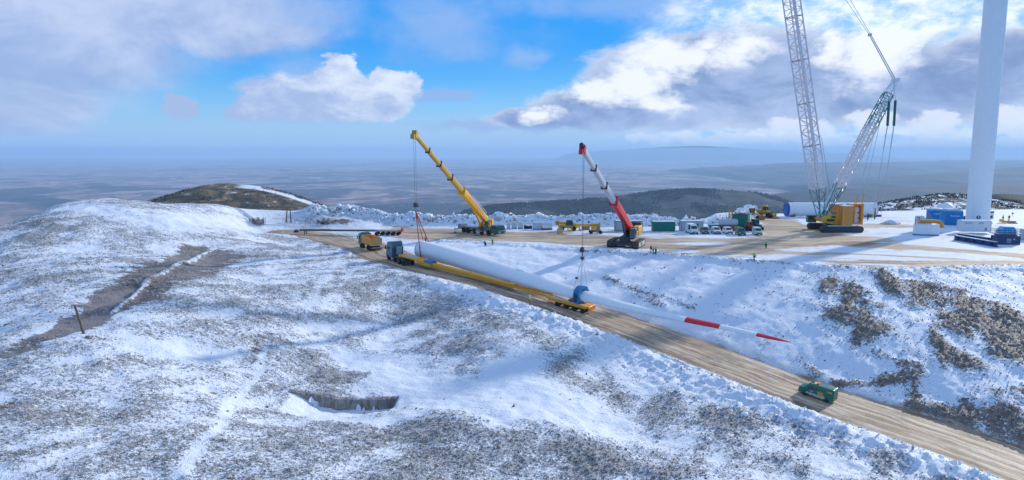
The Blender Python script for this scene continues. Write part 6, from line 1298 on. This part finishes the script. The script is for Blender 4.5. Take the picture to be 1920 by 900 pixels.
# ------------------------------------------------------------------ tank lorry, scrap mast, tractor, backhoe
tl2 = thing('tank_lorry', 'grey tank body on a rusty flatbed chassis behind the two white estate cars', 'tank lorry', P0(1366, 432), R(-4))
MB().lathe([(.3, -2.6), (.85, -2.55), (.9, -2.4), (.9, 2.3), (.85, 2.5), (.3, 2.55)], (-.2, 0, 2.2), 20, 'x').build('tank_shell', LGR, tl2, True); MB().box((0, 0, 1.15), (5.8, 1.8, .4)).box((-2.2, 0, .8), (1.3, 1.9, 1.0)).build('chassis', paint('rusty_brown', (.22, .12, .06)), tl2, False, .04); MB().box((1.9, -.4, .95), (1.6, 1.3, .7)).build('side_locker', YELD, tl2, False, .04)
for x in (-2.1, 1.0, 2.2):
    for s in (-1, 1): wheel(tl2, (x, s * .85, .45), .45, .35)
MB().box((-.2, 0, 3.12), (4.4, .9, .1)).build('snow_cap', WHT, tl2, False, .03)
sm2 = thing('scrap_mast', 'upright yellow and rust-coloured lattice mast piece among twisted scrap, left of the tall green container', 'mast', P0(1369, 427)); m_ = MB(); r_ = np.random.default_rng(8)
sm2['label'] = 'upright yellow lattice mast among twisted scrap, left of the tall green container'
lattice(sm2, (0, 0, 1.6), (.1, 0, 5.2), 1.0, .9, .9, .8, 4, .09, .06, YELD, 'mast_lattice', Vector((1, 0, 0))); MB().box((0, 0, .85), (2.4, 1.4, 1.7)).build('mast_base', DRK, sm2, False, .06)
for k in range(16): a = Vector((r_.uniform(-3.2, 2.2), r_.uniform(-.6, .6), r_.uniform(1.6, 2.4))); m_.bar(a, a + Vector((r_.uniform(-1.8, 1.8), r_.uniform(-.4, .4), r_.uniform(.1, 1.6))), .12, .08)
m_.build('twisted_scrap', paint('rust_scrap', (.36, .2, .13), .8, .2, dirt=.5, snowy=.8), sm2)
tc_ = thing('teal_cabinet', 'narrow teal cabinet standing at the foot of the tall green container', 'cabinet', P0(1399, 432)); MB().box((0, 0, 1.0), (1.1, 1.0, 2.0)).build('cabinet_body', TEAL, tc_, False, .03); MB().box((0, -.52, 1.0), (.8, .03, 1.6)).build('door', TEAL, tc_)
def tractor(o, m1, cabm, s_=1.0, back=False):
    for x, r in ((-.9, .75), (1.3, .45)):
        for s in (-1, 1): wheel(o, (x, s * .8, r), r, .38, hub=REDD)
    MB().box((1.0, 0, 1.15), (1.7, .75, .75), None, (.95, .85)).box((-.6, 0, .95), (1.4, .8, .6)).build('bonnet', m1, o, False, .08)
    c = MB().prism([(-1.4, 1.2), (.1, 1.2), (.2, 1.7), (-.05, 2.7), (-1.35, 2.7), (-1.5, 1.7)], -.7, .7).build('operator_cab', cabm, o, False, .04); MB().box((.14, 0, 2.1), (.06, 1.1, .8)).box((-.65, -.71, 2.1), (1.0, .04, .8)).box((-.65, .71, 2.1), (1.0, .04, .8)).build('window', GLS, c)
t1_ = thing('tractor', 'worn red tractor with a front shovel, left of the teal-cabbed backhoe', 'tractor', P0(1408, 434), R(-60)); tractor(t1_, REDD, REDD); MB().prism([(2.3, .1), (3.0, .1), (3.1, .9), (2.6, .5)], -.9, .9).bar((.8, -.5, 1.3), (2.4, -.5, .6), .12).bar((.8, .5, 1.3), (2.4, .5, .6), .12).build('front_shovel', REDD, t1_)
t2_ = thing('backhoe', 'tall teal and white backhoe loader standing behind the rightmost pale van', 'backhoe loader', P0(1418.5, 431), R(-75)); tractor(t2_, TEAL, TEAL); t2_.scale = (1.1,) * 3; MB().bar((-1.5, 0, 1.2), (-2.3, 0, 3.1), .22).bar((-2.3, 0, 3.1), (-2.9, 0, 1.2), .18).box((-2.95, 0, .9), (.5, .7, .6)).build('digging_arm', WHT, t2_)
# ------------------------------------------------------------------ grader and wheel loader at the back
gr_ = thing('road_grader', 'mud-stained yellow road grader at the back edge of the pad, left of the wheel loader', 'grader', P0(1411, 411), R(-62))
for x in (-3.0, -1.5, 3.2):
    for s in (-1, 1): wheel(gr_, (x, s * 1.15, .72), .72, .45)
MB().box((-2.4, 0, 1.7), (3.2, 1.5, 1.3)).build('engine_house', YELD, gr_, False, .08); MB().bar((-.2, 0, 2.2), (3.2, 0, 1.5), .4, .5).box((3.3, 0, 1.1), (.5, 2.0, .5)).build('front_frame', YELD, gr_, False, .04)
o = MB().box((-.4, 0, 2.6), (1.5, 1.6, 2.0), None, (.9, .9)).build('operator_cab', YELD, gr_, False, .05); MB().box((.36, 0, 2.8), (.05, 1.2, 1.2)).box((-.4, -.79, 2.8), (1.1, .05, 1.1)).box((-.4, .79, 2.8), (1.1, .05, 1.1)).build('window', GLS, o); MB().box((-.4, 0, 3.66), (1.5, 1.6, .14)).build('snow_cap', WHT, o)
MB().box((1.3, 0, .75), (.15, 3.6, .7), Matrix.Rotation(R(25), 4, 'Z')).build('grader_blade', YELD, gr_); MB().box((4.0, 0, .9), (.3, 2.7, 1.3), None, (1, .9)).build('front_plough', paint('plough_rust', (.33, .2, .08), .7, .3, dirt=.4), gr_, False, .03)
wl = thing('wheel_loader', 'large yellow wheel loader parked at the back edge of the pad, right of the grader', 'wheel loader', P0(1433, 408), R(-38))
for x in (-1.7, 1.7):
    for s in (-1, 1): wheel(wl, (x, s * 1.25, .9), .9, .65)
MB().box((-2.0, 0, 2.0), (2.9, 2.0, 1.4), None, (.9, .9)).box((.4, 0, 1.4), (3.4, 1.2, .9)).box((1.6, 0, 1.9), (1.5, 1.9, .6)).build('loader_body', YELD, wl, False, .08)
o = MB().box((.1, 0, 3.0), (1.7, 1.6, 1.9), None, (.88, .9)).build('operator_cab', YELD, wl, False, .05); MB().box((.93, 0, 3.1), (.05, 1.3, 1.2)).box((.1, -.8, 3.1), (1.2, .05, 1.1)).box((.1, .8, 3.1), (1.2, .05, 1.1)).build('window', GLS, o)
MB().bar((.8, -.8, 2.0), (3.3, -.8, .9), .22, .4).bar((.8, .8, 2.0), (3.3, .8, .9), .22, .4).build('lift_arms', YELD, wl); MB().box((2.45, 0, 2.0), (.1, 1.5, 1.0)).build('radiator_grille', DRK, wl)
MB().prism([(3.2, .25), (4.5, .1), (4.6, .2), (3.5, .6), (3.4, 1.4), (3.2, 1.5)], -1.5, 1.5).build('bucket', YELD, wl)
mk = thing('marker_flag', 'small reddish marker on the snow far behind the yellow tray', 'marker', P0(1898, 405)); MB().tube((0, 0, 0), (0, 0, 1.2), .05, .05, 6).build('stake', WOOD, mk); MB().box((.1, 0, .9), (.7, .1, .5), None, (.7, 1)).build('flag', REDD, mk)
